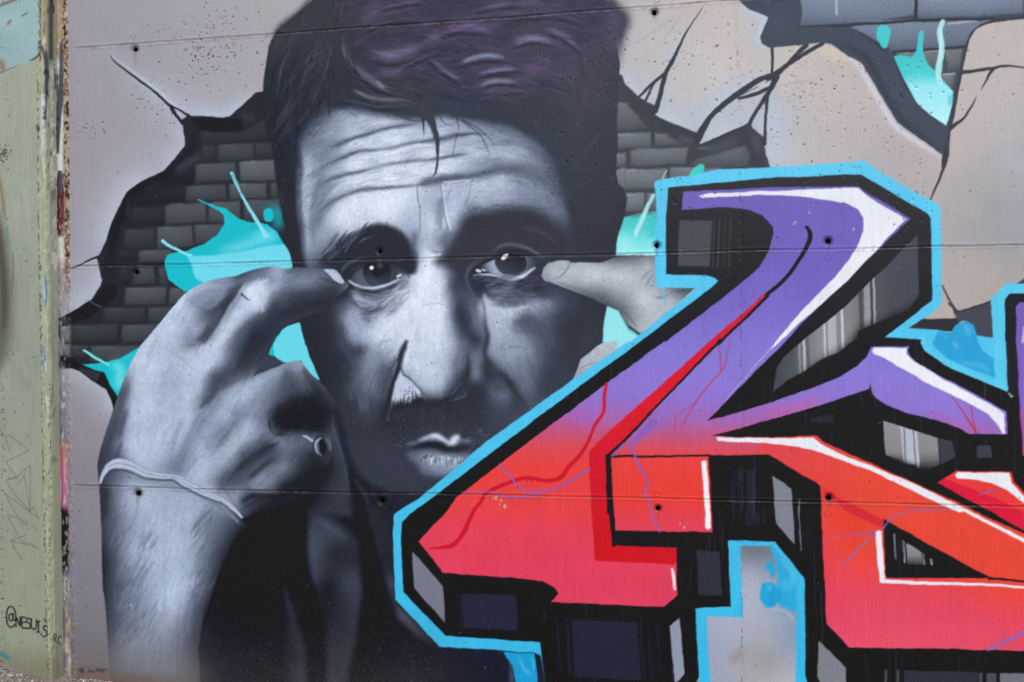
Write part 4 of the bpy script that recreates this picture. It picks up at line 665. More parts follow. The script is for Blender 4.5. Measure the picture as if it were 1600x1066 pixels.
for z, pts, w, L, a in [(zB,[(1160,190),(1110,270),(1060,350),(1010,440),(960,530)],7,58,.75),(zB,[(1170,230),(1200,265),(1240,290)],3,62,.8),(zB,[(1160,240),(1190,255)],3,40,.9),(zB,[(1230,190),(1300,170),(1360,150)],6,196,.5),(zB,[(1200,290),(1280,360)],6,196,.5),(zB,[(830,270),(880,320),(960,330),(1030,290),(1060,220)],4,112,.55),(zB,[(880,330),(960,335)],3,92,.5),
                        (zB,[(790,580),(880,570),(950,545),(1010,480)],5,116,.5),(zB,[(1090,620),(1150,520),(1250,420),(1340,370),(1420,330)],14,66,.4),(zB,[(1250,770),(1300,680),(1390,560),(1440,480),(1560,430)],10,44,.7),(zB,[(1260,740),(1340,670),(1390,650)],8,92,.5),(zB,[(1250,780),(1350,745),(1440,700)],4,126,.6),
                        (zL,[(640,310),(700,240),(800,170),(900,120)],6,74,.5),(zL,[(800,180),(700,260),(650,300)],3,60,.5),(zL,[(760,520),(830,430),(910,320)],6,92,.6),(zL,[(780,490),(850,410)],3,74,.5),(zL,[(820,720),(900,640),(990,570),(1080,520),(1140,500)],6,52,.7),(zL,[(900,640),(980,540),(1040,440)],6,84,.5),(zL,[(940,720),(1080,590)],5,56,.6),
                        (zL,[(960,300),(1040,400),(1100,450),(1160,460),(1290,462)],5,112,.5),(zL,[(1060,360),(1075,420),(1120,455),(1250,455)],5,30,.8),(zL,[(1120,640),(1040,720),(980,760)],8,134,.5),(zL,[(1240,20),(1290,90),(1320,140)],5,142,.5),(zL,[(1160,50),(1200,140)],5,80,.5),
                        (zL,[(500,660),(560,560),(620,440)],9,126,.45),(zL,[(560,700),(650,580)],5,120,.4),(zL,[(300,60),(300,300),(260,560)],12,176,.4),(zL,[(220,60),(200,250),(150,400),(110,560)],10,80,.45),(zL,[(560,60),(540,250),(500,420)],12,178,.35),(zL,[(150,640),(170,560),(200,480)],8,62,.5),
                        (zL,[(600,1040),(680,940),(740,890)],4,74,.6),(zL,[(640,1050),(720,960),(800,920)],5,150,.35),(zL,[(900,900),(1000,850),(1150,830)],6,44,.6),(zL,[(880,880),(800,780),(760,740)],4,70,.3),
                        (zG,[(430,690),(520,700),(575,712)],3,50,.5),(zG,[(60,740),(40,860)],12,168,.4),(zG,[(150,640),(330,625)],5,110,.3),(zG,[(380,660),(480,690)],4,60,.4)]:
    B(z(pts), w, L, a)
rs = np.random.RandomState(40)
z3 = Z(140,400,420,1066)
P(z3([(970,196),(860,236),(765,288),(705,380),(645,476),(618,486),(596,430),(640,345),(705,272),(800,205),(900,165)]), 50, 26, a=.55)
P(z3([(712,645),(742,703),(850,713),(935,700),(950,620),(905,545),(805,560),(742,600)]), 31, 24, a=.85)
for pts, w, L, a in [([(205,420),(182,560),(152,720)],34,182,.5),([(335,400),(335,580),(300,760)],34,164,.4),([(565,200),(485,340),(430,450),(400,570)],28,186,.55),([(700,140),(640,210)],16,200,.6),([(585,400),(520,500),(435,605)],20,74,.65),([(600,120),(545,200),(488,310),(455,345)],12,50,.75),([(385,165),(430,208),(495,196),(550,140)],6,158,.6),([(400,180),(470,190)],14,122,.45),([(655,195),(692,222)],9,204,.6),
                     ([(840,440),(890,510),(950,620)],16,42,.6),([(790,430),(830,432)],12,138,.6),([(745,465),(690,540),(650,600)],22,122,.5),([(745,722),(850,718),(905,745)],16,104,.7),([(700,690),(742,722)],12,118,.6),([(745,780),(705,860),(640,915)],24,104,.5),([(705,868),(640,925)],11,146,.7),([(545,895),(620,822),(700,772),(755,740)],11,52,.7),([(620,892),(745,790)],9,48,.6),([(495,775),(605,640)],11,84,.65),([(600,985),(650,952),(810,962)],12,34,.7),
                     ([(165,460),(122,600),(72,760),(42,860)],18,66,.7),([(600,640),(560,740),(500,830)],22,160,.45),([(640,600),(560,690),(470,800)],16,146,.35),([(350,870),(420,720),(460,620)],16,122,.45),([(640,470),(740,455),(800,425)],9,140,.5),([(660,560),(600,640)],18,134,.4),([(800,80),(900,70)],14,96,.4),([(760,190),(900,150),(980,130)],18,56,.5),([(730,150),(780,190)],22,104,.4),([(690,60),(760,52)],6,150,.6),([(610,100),(700,70)],12,92,.5),
                     ([(130,860),(250,900),(400,930),(520,1000)],14,96,.35),([(250,960),(380,1000)],36,158,.35),([(60,900),(55,1050)],16,52,.7),([(480,300),(400,360),(330,380)],14,120,.4),([(430,290),(500,250)],26,134,.35),([(320,230),(420,300)],26,164,.35),([(880,760),(900,860),(820,930)],26,38,.6),([(930,740),(950,770)],8,88,.5)]:
    B(z3(pts), w, L, a)
P(z3([(600,112),(566,176),(522,250),(480,326),(455,348),(425,335),(468,270),(515,190),(558,128)]), 60, 10, a=.75)
S(z3([(612,122),(560,200),(512,285),(476,340)]), [3,6,7,4], 176, 5, a=.7); P(z3([(405,165),(440,140),(490,130),(530,135),(520,170),(480,195),(430,195)]), 132, 8, 2, a=.6); B(z3([(420,205),(480,212),(540,175)]), 5, 100, .5)
S(z3([(640,484),(700,462),(770,432),(815,422)]), [2,3,3,2], 152, 3, a=.6); S(z3([(455,345),(400,356),(350,358)]), [4,4,1], 104, 4, a=.5)
for pts, w, L, a in [([(230,400),(215,520),(190,680)],44,196,.5),([(380,440),(360,560),(330,700)],34,182,.45),([(300,330),(380,390),(450,420)],26,192,.5),([(330,220),(270,310),(220,400)],22,182,.5),([(440,150),(400,210)],20,150,.4),([(560,250),(500,360),(420,520)],20,200,.5),([(660,130),(700,160)],16,208,.5),([(500,560),(580,530),(660,500)],18,176,.5),([(560,600),(480,690),(400,780)],20,178,.45),([(620,660),(540,780),(470,860)],18,176,.5),([(640,540),(700,490),(760,450)],12,164,.5),([(250,720),(230,790)],34,178,.5),([(370,640),(310,800)],10,132,.5),([(455,600),(400,700),(340,830)],9,120,.5),([(300,450),(270,620)],12,150,.35),
                     ([(130,930),(300,960),(420,1040)],50,176,.4),([(150,600),(110,740)],12,58,.6),([(520,210),(470,290)],12,120,.4),([(470,100),(560,110),(620,90)],10,128,.4),([(760,110),(860,80),(940,70)],12,124,.45),([(740,230),(860,200),(950,170)],12,48,.5)]:
    B(z3(pts), w, L, a)
for k in range(30):
    x, y = rs.uniform(430, 560), rs.uniform(480, 600); S(z3([(x, y), (x - 30, y + 34)]), [.5,1.4,.5], 58, 1.4, a=.3)
P(zG([(425,616),(475,612),(520,645),(548,688),(535,705),(500,690),(455,650)]), 192, 2, 3); S(zG([(430,630),(480,680),(530,710)]), 1.6, 60, a=.7)
B(zG([(548,715),(570,720)]), 4, 100, .6)
GH = [z3(q) for q in ([(230,300),(190,480),(130,740)],[(400,180),(300,320),(240,420)],[(640,140),(520,300),(420,480),(360,700)],[(700,200),(620,340),(560,460)],[(720,100),(850,80),(980,110)],[(760,220),(860,190),(960,160)],[(640,600),(540,740),(440,880)],[(760,440),(680,540),(620,660)],[(740,720),(640,800),(540,900)],[(860,740),(760,820),(640,920)],[(100,900),(90,1060)],[(300,900),(280,1060)],[(500,960),(420,1060)],[(840,440),(900,540),(930,660)])]
grain(z3([(60,760),(150,480),(300,260),(440,120),(700,60),(980,90),(900,190),(720,300),(640,470),(820,430),(920,560),(930,760),(780,900),(600,960),(380,880),(200,830)]), GH, 800, (14,50), (1.4,3.4), 14, 209, (.2,.5), 2.2)
GA = [zN(q) for q in ([(720,800),(800,400),(900,100)],[(900,900),(980,500),(1050,100)],[(1150,900),(1180,500),(1300,150)])]
grain(zN([(680,0),(1350,0),(1330,300),(1220,800),(1150,1000),(750,1000),(690,500)]), GA, 500, (18,70), (1.4,3.4), 14, 210, (.2,.5), 2.2)
rs = np.random.RandomState(41)
for k in range(120):    # forearm hairs
    x, y = rs.uniform(690, 960), rs.uniform(150, 900); L = rs.uniform(60, 160)
    q = zN([(x + L * .45, y - L * .8), (x + L * .15, y - L * .35), (x, y)])
    B(q, rs.uniform(1.6, 4), 78 if rs.rand() < .7 else 140, rs.uniform(.12, .4))
for k in range(40):
    x, y = rs.uniform(1180, 1300), rs.uniform(100, 600); L = rs.uniform(60, 140)
    B(zN([(x + L * .6, y - L * .7), (x, y)]), rs.uniform(2, 4), 66 if rs.rand() < .5 else 130, rs.uniform(.12, .35))
# bracelet, ring
def band(z, pts, w, L=150, part='painted_bracelet'):
    S(z([(x + 3, y + 16) for x, y in pts]), [v * .9 for v in w], 58, 3, a=.6); S(z(pts), w, L, 1.4, part=part)
    for o_ in (-.26, .24): S(z([(x, y + o_ * v * 3.8) for (x, y), v in zip(pts, w)]), [v * .34 for v in w], 200, 1.5, a=.85)
band(zL, [(62,740),(80,690),(120,640),(180,625),(260,645),(340,685),(420,700),(500,705),(560,712)], [4,8,13,16,15,12,9,7,3])
band(zL, [(500,712),(560,740),(640,780),(720,820),(800,850),(860,895),(905,945)], [3,10,11,9,7,7,4])
S(zL([(690,836),(760,876),(830,924),(885,975)]), [2,5,5,3], 128, 1.4, part='painted_bracelet')
for k in range(40):
    t = rs.rand(); i = int(t * 5); q = [(120,640),(180,628),(260,648),(340,688),(420,702),(520,716)]; x = q[i][0] + (q[i+1][0]-q[i][0]) * (t*5-i); y = q[i][1] + (q[i+1][1]-q[i][1]) * (t*5-i)
    S(zL([(x - 12, y - 10 + rs.randn() * 8), (x + 14, y - 2 + rs.randn() * 8)]), 1, rs.choice([210, 150]), 1.2, a=.4)
S(zL([(1268,460),(1300,474),(1335,498)]), [2,3.4,3], 190, 1.6, part='painted_ring')
P(zL([(1325,505),(1345,470),(1390,462),(1420,490),(1432,540),(1420,590),(1385,612),(1350,580),(1330,545)]), 52, 2.4, 3, part='painted_ring'); B(zL([(1395,472),(1425,510),(1432,555)]), 7, 112, .8)
P(zL([(1336,500),(1352,478),(1378,474),(1392,500),(1394,545),(1382,580),(1358,568),(1340,540)]), 96, 1.6, 3); S(zL([(1374,478),(1346,500),(1342,535),(1358,566)]), [1.5,3.4,3,1.2], 172, 1.8)
P(zL([(1372,484),(1396,492),(1406,532),(1394,574),(1372,560),(1362,522)]), 24, 1.8, 3)
CLIP[0] = None
# ---- right hand at the other temple
def W3(v): return (v - 8, v, v + 12)
RH = zR([(183,650),(195,605),(225,575),(290,562),(350,563),(370,572),(560,570),(630,542),(720,525),(895,528),(1160,725),(1130,740),(1000,860),(900,960),(800,1015),(720,960),(665,875),(590,842),(480,790),(380,750),(280,712),(205,685)])
P(RH, field([(*zR([(x, y)])[0], W3(v)) for x, y, v in [(230,600,168),(250,640,180),(330,600,182),(400,620,188),(550,610,190),(700,620,188),(850,600,178),(750,720,184),(850,660,172),(800,800,196),(900,820,188),(860,900,186),(220,680,150),(300,695,172),(350,720,158),(420,735,142),(500,760,118),(570,790,104),(640,800,128),(700,850,118),(690,760,165),(740,920,140),(780,980,170),(590,550,120),(700,548,110),(780,545,122),(860,560,150),(1000,820,180),(1000,745,128),(1080,750,96),(960,850,178),(620,700,186),(480,690,186)]], 4), 2, part='painted_hand#1')
CLIP[0] = full(poly_mask(RH, 2))
S(zR([(362,574),(345,615),(310,652),(265,672)]), [1.5,2.4,2,1], W3(128), 2, a=.8); B(zR([(270,690),(330,715),(420,745),(560,800)]), 5, W3(110), .5); B(zR([(560,572),(640,572),(740,580),(840,590)]), 2.5, W3(140), .5)
for pts in ([(872,615),(830,650),(800,690)],[(885,640),(850,690),(830,730)],[(860,720),(890,715)],[(870,780),(930,788),(1000,765)],[(890,800),(960,790)]): B(zR(pts), 2.4, W3(112), .5)
B(zR([(1020,760),(1080,740),(1120,740)]), 6, W3(80), .5); B(zR([(600,830),(700,880),(790,1000)]), 3, W3(90), .5)
CLIP[0] = None
TH = zI([(1165,765),(1200,680),(1250,540),(1330,480),(1420,400),(1500,362),(1620,345),(1640,560),(1400,720)])
P(TH, field([(*zI([(x, y)])[0], W3(v)) for x, y, v in [(1220,650,172),(1280,560,182),(1400,450,186),(1550,400,188),(1500,480,184),(1350,600,180),(1250,720,160)]]), 2, part='painted_hand#1')
S(zI([(1220,640),(1300,615),(1385,580)]), 1.2, W3(110), a=.6)
S(zR([(940,735),(950,790),(955,850)]), [3,4,1], (110,185,215), 1.6, a=.8)
# ---- lettering
BLU = (92,200,240)
def blue(s):
    x, y = grid(s); t = np.clip((y - 250) / 800, 0, 1)[..., None]
    return (np.array([98,204,243], np.float32) * (1 - t) + np.array([62,186,233], np.float32) * t)
BLK = (27,27,31)
def black(s):
    x, y = grid(s); t = np.clip((y - 300) / 350, 0, 1)[..., None]
    return (np.array([52,52,57], np.float32) * (1 - t) + np.array([25,25,29], np.float32) * t)
OUT1 = zR([(885,90),(888,70),(905,58),(1100,30)]) + zT4([(-300,1058),(0,1045),(300,1025),(540,1014),(590,996),(620,1020),(690,1066)]) + zT8([(1010,185),(1060,208),(1078,240),(1080,600),(1088,830),(1052,870),(868,985),(1060,992),(1160,1010)]) + \
       [(1572,530),(1574,612)] + zT12([(1495,312),(1300,232),(1100,142),(985,58)]) + [(1574,620),(1938,560),(1938,1210),(1246,1210)] + zT16([(245,1066),(232,1020),(226,430),(218,408),(45,185),(0,185)]) + zT15([(1350,178),(1370,592),(1143,605),(1170,1032),(1140,1090)]) + \
       [(852,1210)] + zT15([(205,1066),(180,900),(140,880)]) + [(800,1018)] + zQ([(1145,840),(872,547),(865,400),(854,130),(860,15),(885,-5)]) + zT10([(1000,990),(1260,780),(1440,622)]) + [(800,661)] + zT11([(720,0)]) + zR([(740,1066),(1140,742),(1145,732),(900,726),(890,560),(900,300),(895,150)])
INN1 = zR([(970,103),(1100,92)]) + zT8([(0,44),(580,24),(1002,268),(1014,300),(1026,810),(732,1036)]) + [(1440,531)] + zT12([(955,5),(985,58),(1100,142),(1300,232),(1495,312)]) + [(1580,622),(1640,600),(1920,560),(1920,1210),(1262,1210)] + \
       zT16([(245,1066),(232,1020),(226,430),(218,408),(45,185),(0,185)]) + zT15([(1350,178),(1370,592),(1143,605),(1170,1032),(1140,1090)]) + [(852,1210)] + zT15([(205,1066),(175,815),(0,803)]) + zQ([(1187,775),(920,500),(906,150),(912,62),(985,-5)]) + \
       zT10([(1240,870)]) + zT11([(0,594),(800,0)]) + zR([(1245,728),(1287,685),(1262,664),(1200,652),(962,646),(960,300)])
P(OUT1, blue, 1.6, part='painted_outline')
# blue bubble field under the arm
BUB = zT8([(868,985),(1060,992),(1150,1000),(1190,955),(1240,930),(1290,965),(1320,1066)]) + zT12([(1340,60),(1420,110),(1420,225),(1300,180),(1120,100),(1040,30),(1020,0)])
P(zT8([(1028,1066),(1060,1000),(1140,1010),(1170,960),(1235,932),(1285,960),(1310,1066)]) + zT12([(1340,60),(1422,115),(1422,228),(1310,185),(1130,110),(1050,40),(1030,0)]), (48,164,220), 2, part='painted_outline')
B(zT8([(1230,960),(1260,1020)]), 12, (90,190,232), .7); B(zT12([(1150,0),(1190,40)]), 8, (105,195,235), .6); B(zT12([(1190,130),(1320,150),(1400,200)]), 9, (95,190,235), .6); B(zT8([(1060,1010),(1130,1040)]), 6, (70,180,228), .6)
# the next letter's edge
P(zT8([(1388,798),(1490,704),(1640,699)]) + [(1890,438),(1936,480),(1938,700),(1700,700),(1554,560)], (92,204,240), 1.5, part='painted_outline'); P(zT12([(1410,0),(1500,0),(1495,312),(1420,282)]), (92,204,240), 1.5, part='painted_outline')
P(zT8([(1640,762),(1508,768),(1480,800),(1478,1066)]) + zT12([(1490,0),(1497,312)]) + [(1610,640),(1920,720),(1920,490),(1882,455)], (38,38,43), 1.4, part='painted_letter_block')
S([(1440,527),(1446,543),(1475,564),(1525,587),(1572,606)], [8,9,9,9,7], (92,204,240), 1.4, sp=0, part='painted_outline')
P(INN1, black, 1.4, part='painted_letter_block')
PUR = [(290,(116,102,188)),(400,(116,102,192)),(470,(122,108,200)),(560,(138,123,212)),(620,(144,118,208)),(655,(168,104,178)),(680,(196,88,128)),(705,(222,78,88)),(740,(232,70,68)),(790,(230,70,72)),(840,(226,70,90)),(900,(224,68,96)),(1010,(226,74,104))]
# main stroke
FA = zR([(1066,130)]) + [(1200,293)] + zT8([(560,98),(888,300),(720,462),(400,762),(110,1060)]) + zT12([(0,106)]) + zT11([(1218,495),(1597,388)]) + \
     zT12([(0,385),(250,300),(450,220),(560,150),(620,90),(648,34),(887,28),(876,60),(890,95),(940,145),(1300,330),(1492,436),(1497,577),(1255,577),(1200,541),(1110,506),(850,440),(740,400),(672,352),(650,325),(643,290),(640,262),(632,294),(400,375),(200,435),(0,491)]) + \
     zT11([(1250,591),(1597,600)]) + zT12([(310,588),(345,624),(620,750),(900,880),(1240,1030)]) + zT16([(1300,0),(1640,150)]) + [(1860,975),(1890,1000),(1870,1018)] + zT16([(1640,866),(510,848),(365,702),(335,0)]) + zT12([(325,905),(300,882),(0,706)]) + \
     zT11([(1230,710),(610,722)]) + zT11([(625,1066)]) + zT15([(630,208),(1026,226),(1032,520),(946,593),(240,562),(262,545),(288,508),(262,470),(190,432),(0,411)]) + zQ([(1167,381),(1014,181),(1190,0)]) + zT10([(1255,975),(1400,860),(1597,706)]) + zT11([(590,262),(950,0)]) + \
     zR([(960,1066),(1430,702),(1542,600),(1597,510)]) + zT8([(20,440),(36,390),(30,350),(0,310)]) + zR([(1560,276),(1480,242),(1330,226),(1058,241)])
def facol(s):
    x, y = grid(s); ys = [q[0] for q in PUR]; cs = np.array([q[1] for q in PUR], np.float32)
    t = y + np.where(x > 1180, np.clip((x - 1180) * -.12, -34, 0), np.clip((x - 1000) * -.05, -4, 9))
    t = np.where((x > 1230) & (y > 600) & (y < 681) , np.minimum(t, 640), t)
    t = np.where((y > 681) & (x > 1190), np.maximum(t, 720), t)
    o = np.stack([np.interp(t, ys, cs[:, i]) for i in range(3)], -1)
    k = np.clip((x - 1230) / 120, 0, 1) * np.clip((y - 690) / 20, 0, 1)
    hot = np.stack([np.interp(y + .08 * (1400 - x) * 0 - np.clip((x - 1420) * .28, 0, 90), [700, 850, 880, 915, 940, 1010], v) for v in ([231]*2+[233,231,230,232], [76,76,76,76,78,84], [62,62,68,92,102,110])], -1)
    return (o * (1 - k[..., None]) + hot * k[..., None]).astype(np.float32)
P(FA, facol, 1.3, part='painted_letter_fill')
FM = full(poly_mask(FA, 1.3)); CLIP[0] = FM
B([(1290,622),(1240,640),(1195,650)], 20, (196,100,168), .6); B([(1440,640),(1500,664),(1560,672)], 14, (178,100,180), .6); B([(1200,665),(1130,680)], 12, (206,100,150), .5)
B([(960,690),(1000,676),(1030,655),(1060,620)], 22, (140,112,204), .6); B([(900,640),(930,665)], 24, (160,100,190), .5); B([(840,690),(880,650)], 18, (205,85,135), .4)
B([(1020,735),(1060,800)], 60, (234,66,60), .5); B([(860,880),(990,905)], 60, (224,68,98), .5); B([(1320,800),(1330,850)], 40, (236,66,48), .5)
CLIP[0] = None
# red rectangle piece and dark red inner strip
P(zT11([(617,727),(1229,718)]) + zT15([(1253,128),(645,115)]), ramp_y([(715,(232,72,70)),(780,(233,66,60)),(810,(228,70,84)),(832,(226,72,92))]), 1.3, part='painted_letter_fill')
DR = zT8([(75,705),(0,748)]) + zR([(1450,880),(1230,1066)]) + zT11([(900,300),(640,530),(480,690),(500,1066)]) + zT15([(515,285),(522,300),(545,306),(1010,331),(1026,322),(1026,226),(630,209),(622,0)]) + zT11([(600,718),(1298,2)]) + zR([(1597,772)])
P(DR, field([(1180,470,(214,40,70)),(1100,550,(214,34,56)),(1000,650,(218,36,50)),(940,720,(214,34,52)),(940,850,(206,20,42)),(1040,868,(208,24,46))]), 1.5, part='painted_letter_fill')
K = (32,31,36)
for pts, w in [(zT11([(605,1066),(598,716)]), 5.5), (zT11([(598,716),(760,560),(900,410),(1100,200),(1300,-10)]) , [5,4,3.5,3.5,4]), (zR([(1285,1080),(1450,925),(1597,780)]) , [4,4,5]), (zT8([(-10,775),(90,690),(180,580),(235,490),(262,430),(262,385),(245,350)]), [5,6,6,6.5,7,6.5,5]),
               (zT11([(600,720),(800,716),(1240,712)]), 2.8), (zT15([(612,-10),(635,208)]), 5)]: S(pts, w, K, 1.3, part='painted_letter_block')
P([(948.5,713),(955,716),(957.5,770),(960.8,829),(963,853),(956.5,853),(952,800),(949.5,750)], K, 1.2, part='painted_letter_block')
P(zT16([(720,44),(1396,416),(745,412),(733,398)]), BLK, 1.3, part='painted_letter_block'); S(zT16([(1380,418),(1500,424),(1640,434),(2000,452)]), [4,3.5,3,3], BLK, part='painted_letter_block')
# second red stroke at the right
P(zT12([(1060,882),(1175,809),(1521,814),(1536,875),(1640,985)]) + [(1760,900),(1752,912),(1690,880)] + zT16([(1597,112),(1400,0)]) + zT12([(1360,1045),(1200,960)]), (231,66,64), 1.3, part='painted_letter_fill')
P(zT12([(1062,884),(1105,858),(1300,930),(1480,1005),(1600,1064)]) + zT16([(1597,20),(1640,140),(1597,108),(1400,0)]) + zT12([(1360,1045),(1200,960)]), (222,38,66), 2, part='painted_letter_fill')
P(zT16([(500,0),(580,-10),(722,70),(722,105),(600,55)]) + zT12([(560,1050),(470,1000),(400,960),(330,908),(332,1000),(420,1064)]), (218,44,60), 2, a=.0)
P(zT12([(330,910),(400,950),(500,1000),(630,1066)]) + zT16([(722,55),(722,105),(500,0),(430,-60)]), (216,46,62), 2, a=.85)
B(zT12([(400,960),(360,940)]), 14, (222,50,62), .6)
P(zT12([(1555,0),(1600,0),(1640,700),(1594,700),(1570,320)]), (126,96,190), 1.5, part='painted_letter_fill'); P(zT8([(1548,850),(1570,825),(1640,820),(1640,1070),(1548,1070)]), (120,98,184), 1.4, part='painted_letter_fill'); P([(1600,472),(1868,470),(1902,502),(1900,640),(1780,700),(1730,660),(1810,610),(1812,556),(1690,556),(1688,720),(1598,712)], ramp_y([(470,(118,102,190)),(620,(140,116,206)),(680,(190,90,140)),(720,(220,76,90))]), 1.4, part='painted_letter_fill'); S([(1640,482),(1750,480),(1862,482),(1888,510)], [4,9,12,6], (234,238,247), 1.8, part='painted_highlight'); S(zT8([(1592,1066),(1597,980)]), 4, (200,190,225), 2)
B(zT12([(1596,420),(1600,640)]), 10, (180,80,140), .6)
# veins
RV = (203,30,50)
S([(948,600),(944,619),(942.5,644),(930,664),(920,689),(907,711),(888,731),(880,744),(860,751),(825,746.5),(800,752),(762,770),(750,786),(740,800),(727,828),(710,850),(690,856),(671,857.5)], [4.5,5,5,5,5,6,7,7,6,6,6,6,6,6,7,7,5,2], RV, 1.3, part='painted_letter_fill')
for x in (823, 831, 862): S([(x, 748), (x, 757)], [2.4, 1], RV, a=.8)
PV = (142,96,190)
for pts, w, a in [([(780,724),(799,746),(815,764),(830,769),(862,765),(888,754),(921,734)],[2,3.5,3,3,3,3.5,3.5],.85),([(722,770),(762,769),(787,775),(800,778),(822,776),(845,769)],[1.5,2.5,2.5,3,3,2],.75),([(1020,662),(1000,682),(986,697),(991,711),(1000,729),(1010,746),(1012.5,761),(1007.5,772),(1015,787),(1017,800),(1025,820),(1030,831)],[14,10,5,4,4,3.5,3.5,3.5,3.2,3,3,3],.85),([(975,694),(956,714)],[6,3],.7),
                  ([(1405,803),(1440,797),(1500,796)],[1.5,2.5,1.5],.7),([(1380,826),(1391,812),(1403,803)],[3,2.5,2],.8),([(1288,850),(1310,838),(1340,835),(1368,831)],[.7,1.5,2.5,3.5],.75),([(1368,834),(1340,860),(1313,888)],[2.5,3,1.5],.75),([(1530,774),(1555,765)],[2.5,3],.8),([(1545,1015),(1575,1000),(1605,985)],[5,5.5,6],.7)]: S(pts, w, PV if len(pts) != 3 else (128,110,205), 1.8, a=a)
for pts, w, a in [([(1122,541),(1125,559),(1125,579)],[1.5,2,2],.7),([(1139,534),(1134,566),(1125,581),(1100,611),(1080,639),(1070,659),(1065,671)],[1,1.6,2.2,2,1.5,1.3,1],.8),([(1098,612),(1080,634),(1058,648),(1055,675)],[1,2,2,1],.4),([(1140,534),(1160,500),(1185,440),(1215,380),(1245,350)],[.8,.8,.8,.7,.6],.5),([(1483,614),(1498,634),(1512,655),(1525,677)],[1,2,3,3],.75),([(1517,631),(1520,655),(1525,677)],[2,2,2],.75)]: S(pts, w, (196,48,76), 1.4, a=a)
# whites
WH = (232,237,247)
P(zR([(1165,155),(1240,140),(1597,125)]) + zT8([(0,128),(400,110),(562,106),(690,205),(850,295),(862,302),(700,470),(500,680),(300,860),(70,1066)]) + zT11([(1597,62),(1450,232),(1330,372)]) + zT12([(0,62)]) + zT8([(45,1066),(220,862),(400,682),(500,562),(552,480),(592,370),(592,290),(560,240),(500,205),(380,183),(200,160),(0,150)]) + zR([(1597,150),(1300,162),(1190,170)]), WH, 1.8, part='painted_highlight')
P(zT12([(652,58),(664,40),(872,38),(866,75),(900,115),(1100,238),(1452,424),(1478,450),(1482,578),(1465,570),(1440,520),(1380,456),(1250,382),(1000,262),(830,162),(720,96),(660,76)]), (236,238,248), 1.6, part='painted_highlight')
P(zT11([(1278,600),(1597,603)]) + zT12([(0,604),(286,601),(332,640),(450,700),(700,800),(1000,930),(1274,1066)]) + zT16([(1597,162),(1800,290),(1800,300),(1597,187),(1225,0)]) + zT12([(1190,1066),(950,956),(700,832),(450,736),(300,682),(150,652),(0,637)]) + zT11([(1597,635),(1290,622)]), (234,238,247), 1.6, part='painted_highlight')
P(zT12([(1168,838),(1185,816),(1506,820),(1522,882),(1640,1010),(1640,1045),(1500,930),(1400,886),(1300,862),(1180,856)]), (234,238,247), 1.8, part='painted_highlight')
P(zT11([(1184,752),(1198,744),(1216,748)]) + zT15([(1240,0),(1241,100),(1222,113),(1208,98),(1207,0)]), (236,240,249), 1.8, part='painted_highlight')
S(zT15([(1000,358),(1010,410),(1018,482)]), [3,5,3], (238,232,242), 2, part='painted_highlight')
S(zT16([(690,132),(702,300),(715,430)]), [9,9.5,8], (234,236,247), 1.6, sp=0, part='painted_highlight'); S(zT16([(715,432),(1000,446),(1300,454),(1640,471),(2100,488)]), [6,5,4,3.2,3], (234,236,247), 1.5, part='painted_highlight')
# grey facets of the block
def facet(pts, c, f=1.4, a=1): P(pts, c, f, a=a, part='painted_facet#%d' % sum(1 for k in PARTS if k.startswith('painted_facet')))
facet(zR([(1045,308),(1248,310),(1235,597),(1034,592)]), (76,79,87), 2)
for x, w in [(1262,2),(1295,3.5),(1365,2.2),(1330,1.4)]: S(zR([(x, 310), (x - 6, 470), (x - 8, 600)]), w, (72,74,82), 1.6, a=.7)
FB = zT8([(930,400),(938,600),(946,768),(880,865),(800,900),(690,945),(560,1000)]) + zT12([(560,-30),(440,60),(330,110),(220,190),(120,240),(50,300),(30,320),(50,170),(90,100)]) + zT8([(240,1040),(480,850),(690,640),(840,490)])
def fb(s):
    x, y = grid(s)
    o = np.stack([np.interp(x, [1212,1240,1262,1285,1330,1346,1352,1370,1390,1437], v) for v in ([70,84,120,140,132,110,92,84,76,72], [74,88,122,141,132,112,96,88,80,76], [82,96,128,146,136,118,104,97,90,86])], -1)
    return o
P(FB, fb, 1.5, part='painted_facet#1')
CLIP[0] = full(poly_mask(FB, 1.5))
for x0, x1, c in [(1346,1352,(70,74,82)),(1354,1364,(160,163,170)),(1364,1367,(60,63,72)),(1368.5,1371.5,(178,184,196)),(1289,1292,(200,206,216)),(1296,1309,(178,183,194)),(1310,1316,(128,134,146)),(1317,1321,(205,211,222)),(1256,1260,(190,196,208)),(1262,1266,(90,94,104)),(1249,1252,(150,156,166))]:
    P([(x0 - 6, 400), (x1 - 6, 400), (x1 + 1, 640), (x0 + 1, 640)], c, 1.3, a=.85)
B([(1440,462),(1418,488),(1385,510),(1350,525),(1330,548),(1290,572),(1250,600),(1215,625)], 26, (30,30,35), .95); B([(1435,500),(1380,540),(1320,585),(1250,620)], 26, (28,28,33), 1)
CLIP[0] = None
F3 = zT12([(720,494),(1060,602),(1072,770),(1000,802),(880,770),(737,712)])
facet(F3, ramp_y([(655,(146,146,150)),(705,(138,138,142)),(718,(110,110,116)),(734,(45,45,50))])); CLIP[0] = full(poly_mask(F3, 1.4))
for pts, c in [([(822,500),(905,540),(925,770),(850,760)],(186,192,208)),([(845,540),(856,540),(870,780),(858,780)],(110,112,120)),([(910,540),(932,545),(950,790),(930,785)],(190,196,210)),([(905,540),(912,540),(928,780),(922,780)],(90,92,100))]: P(zT12(pts), c, 1.3, a=.9)
B([(1385,716),(1420,728),(1455,738)], 12, (40,40,45), .85); CLIP[0] = None
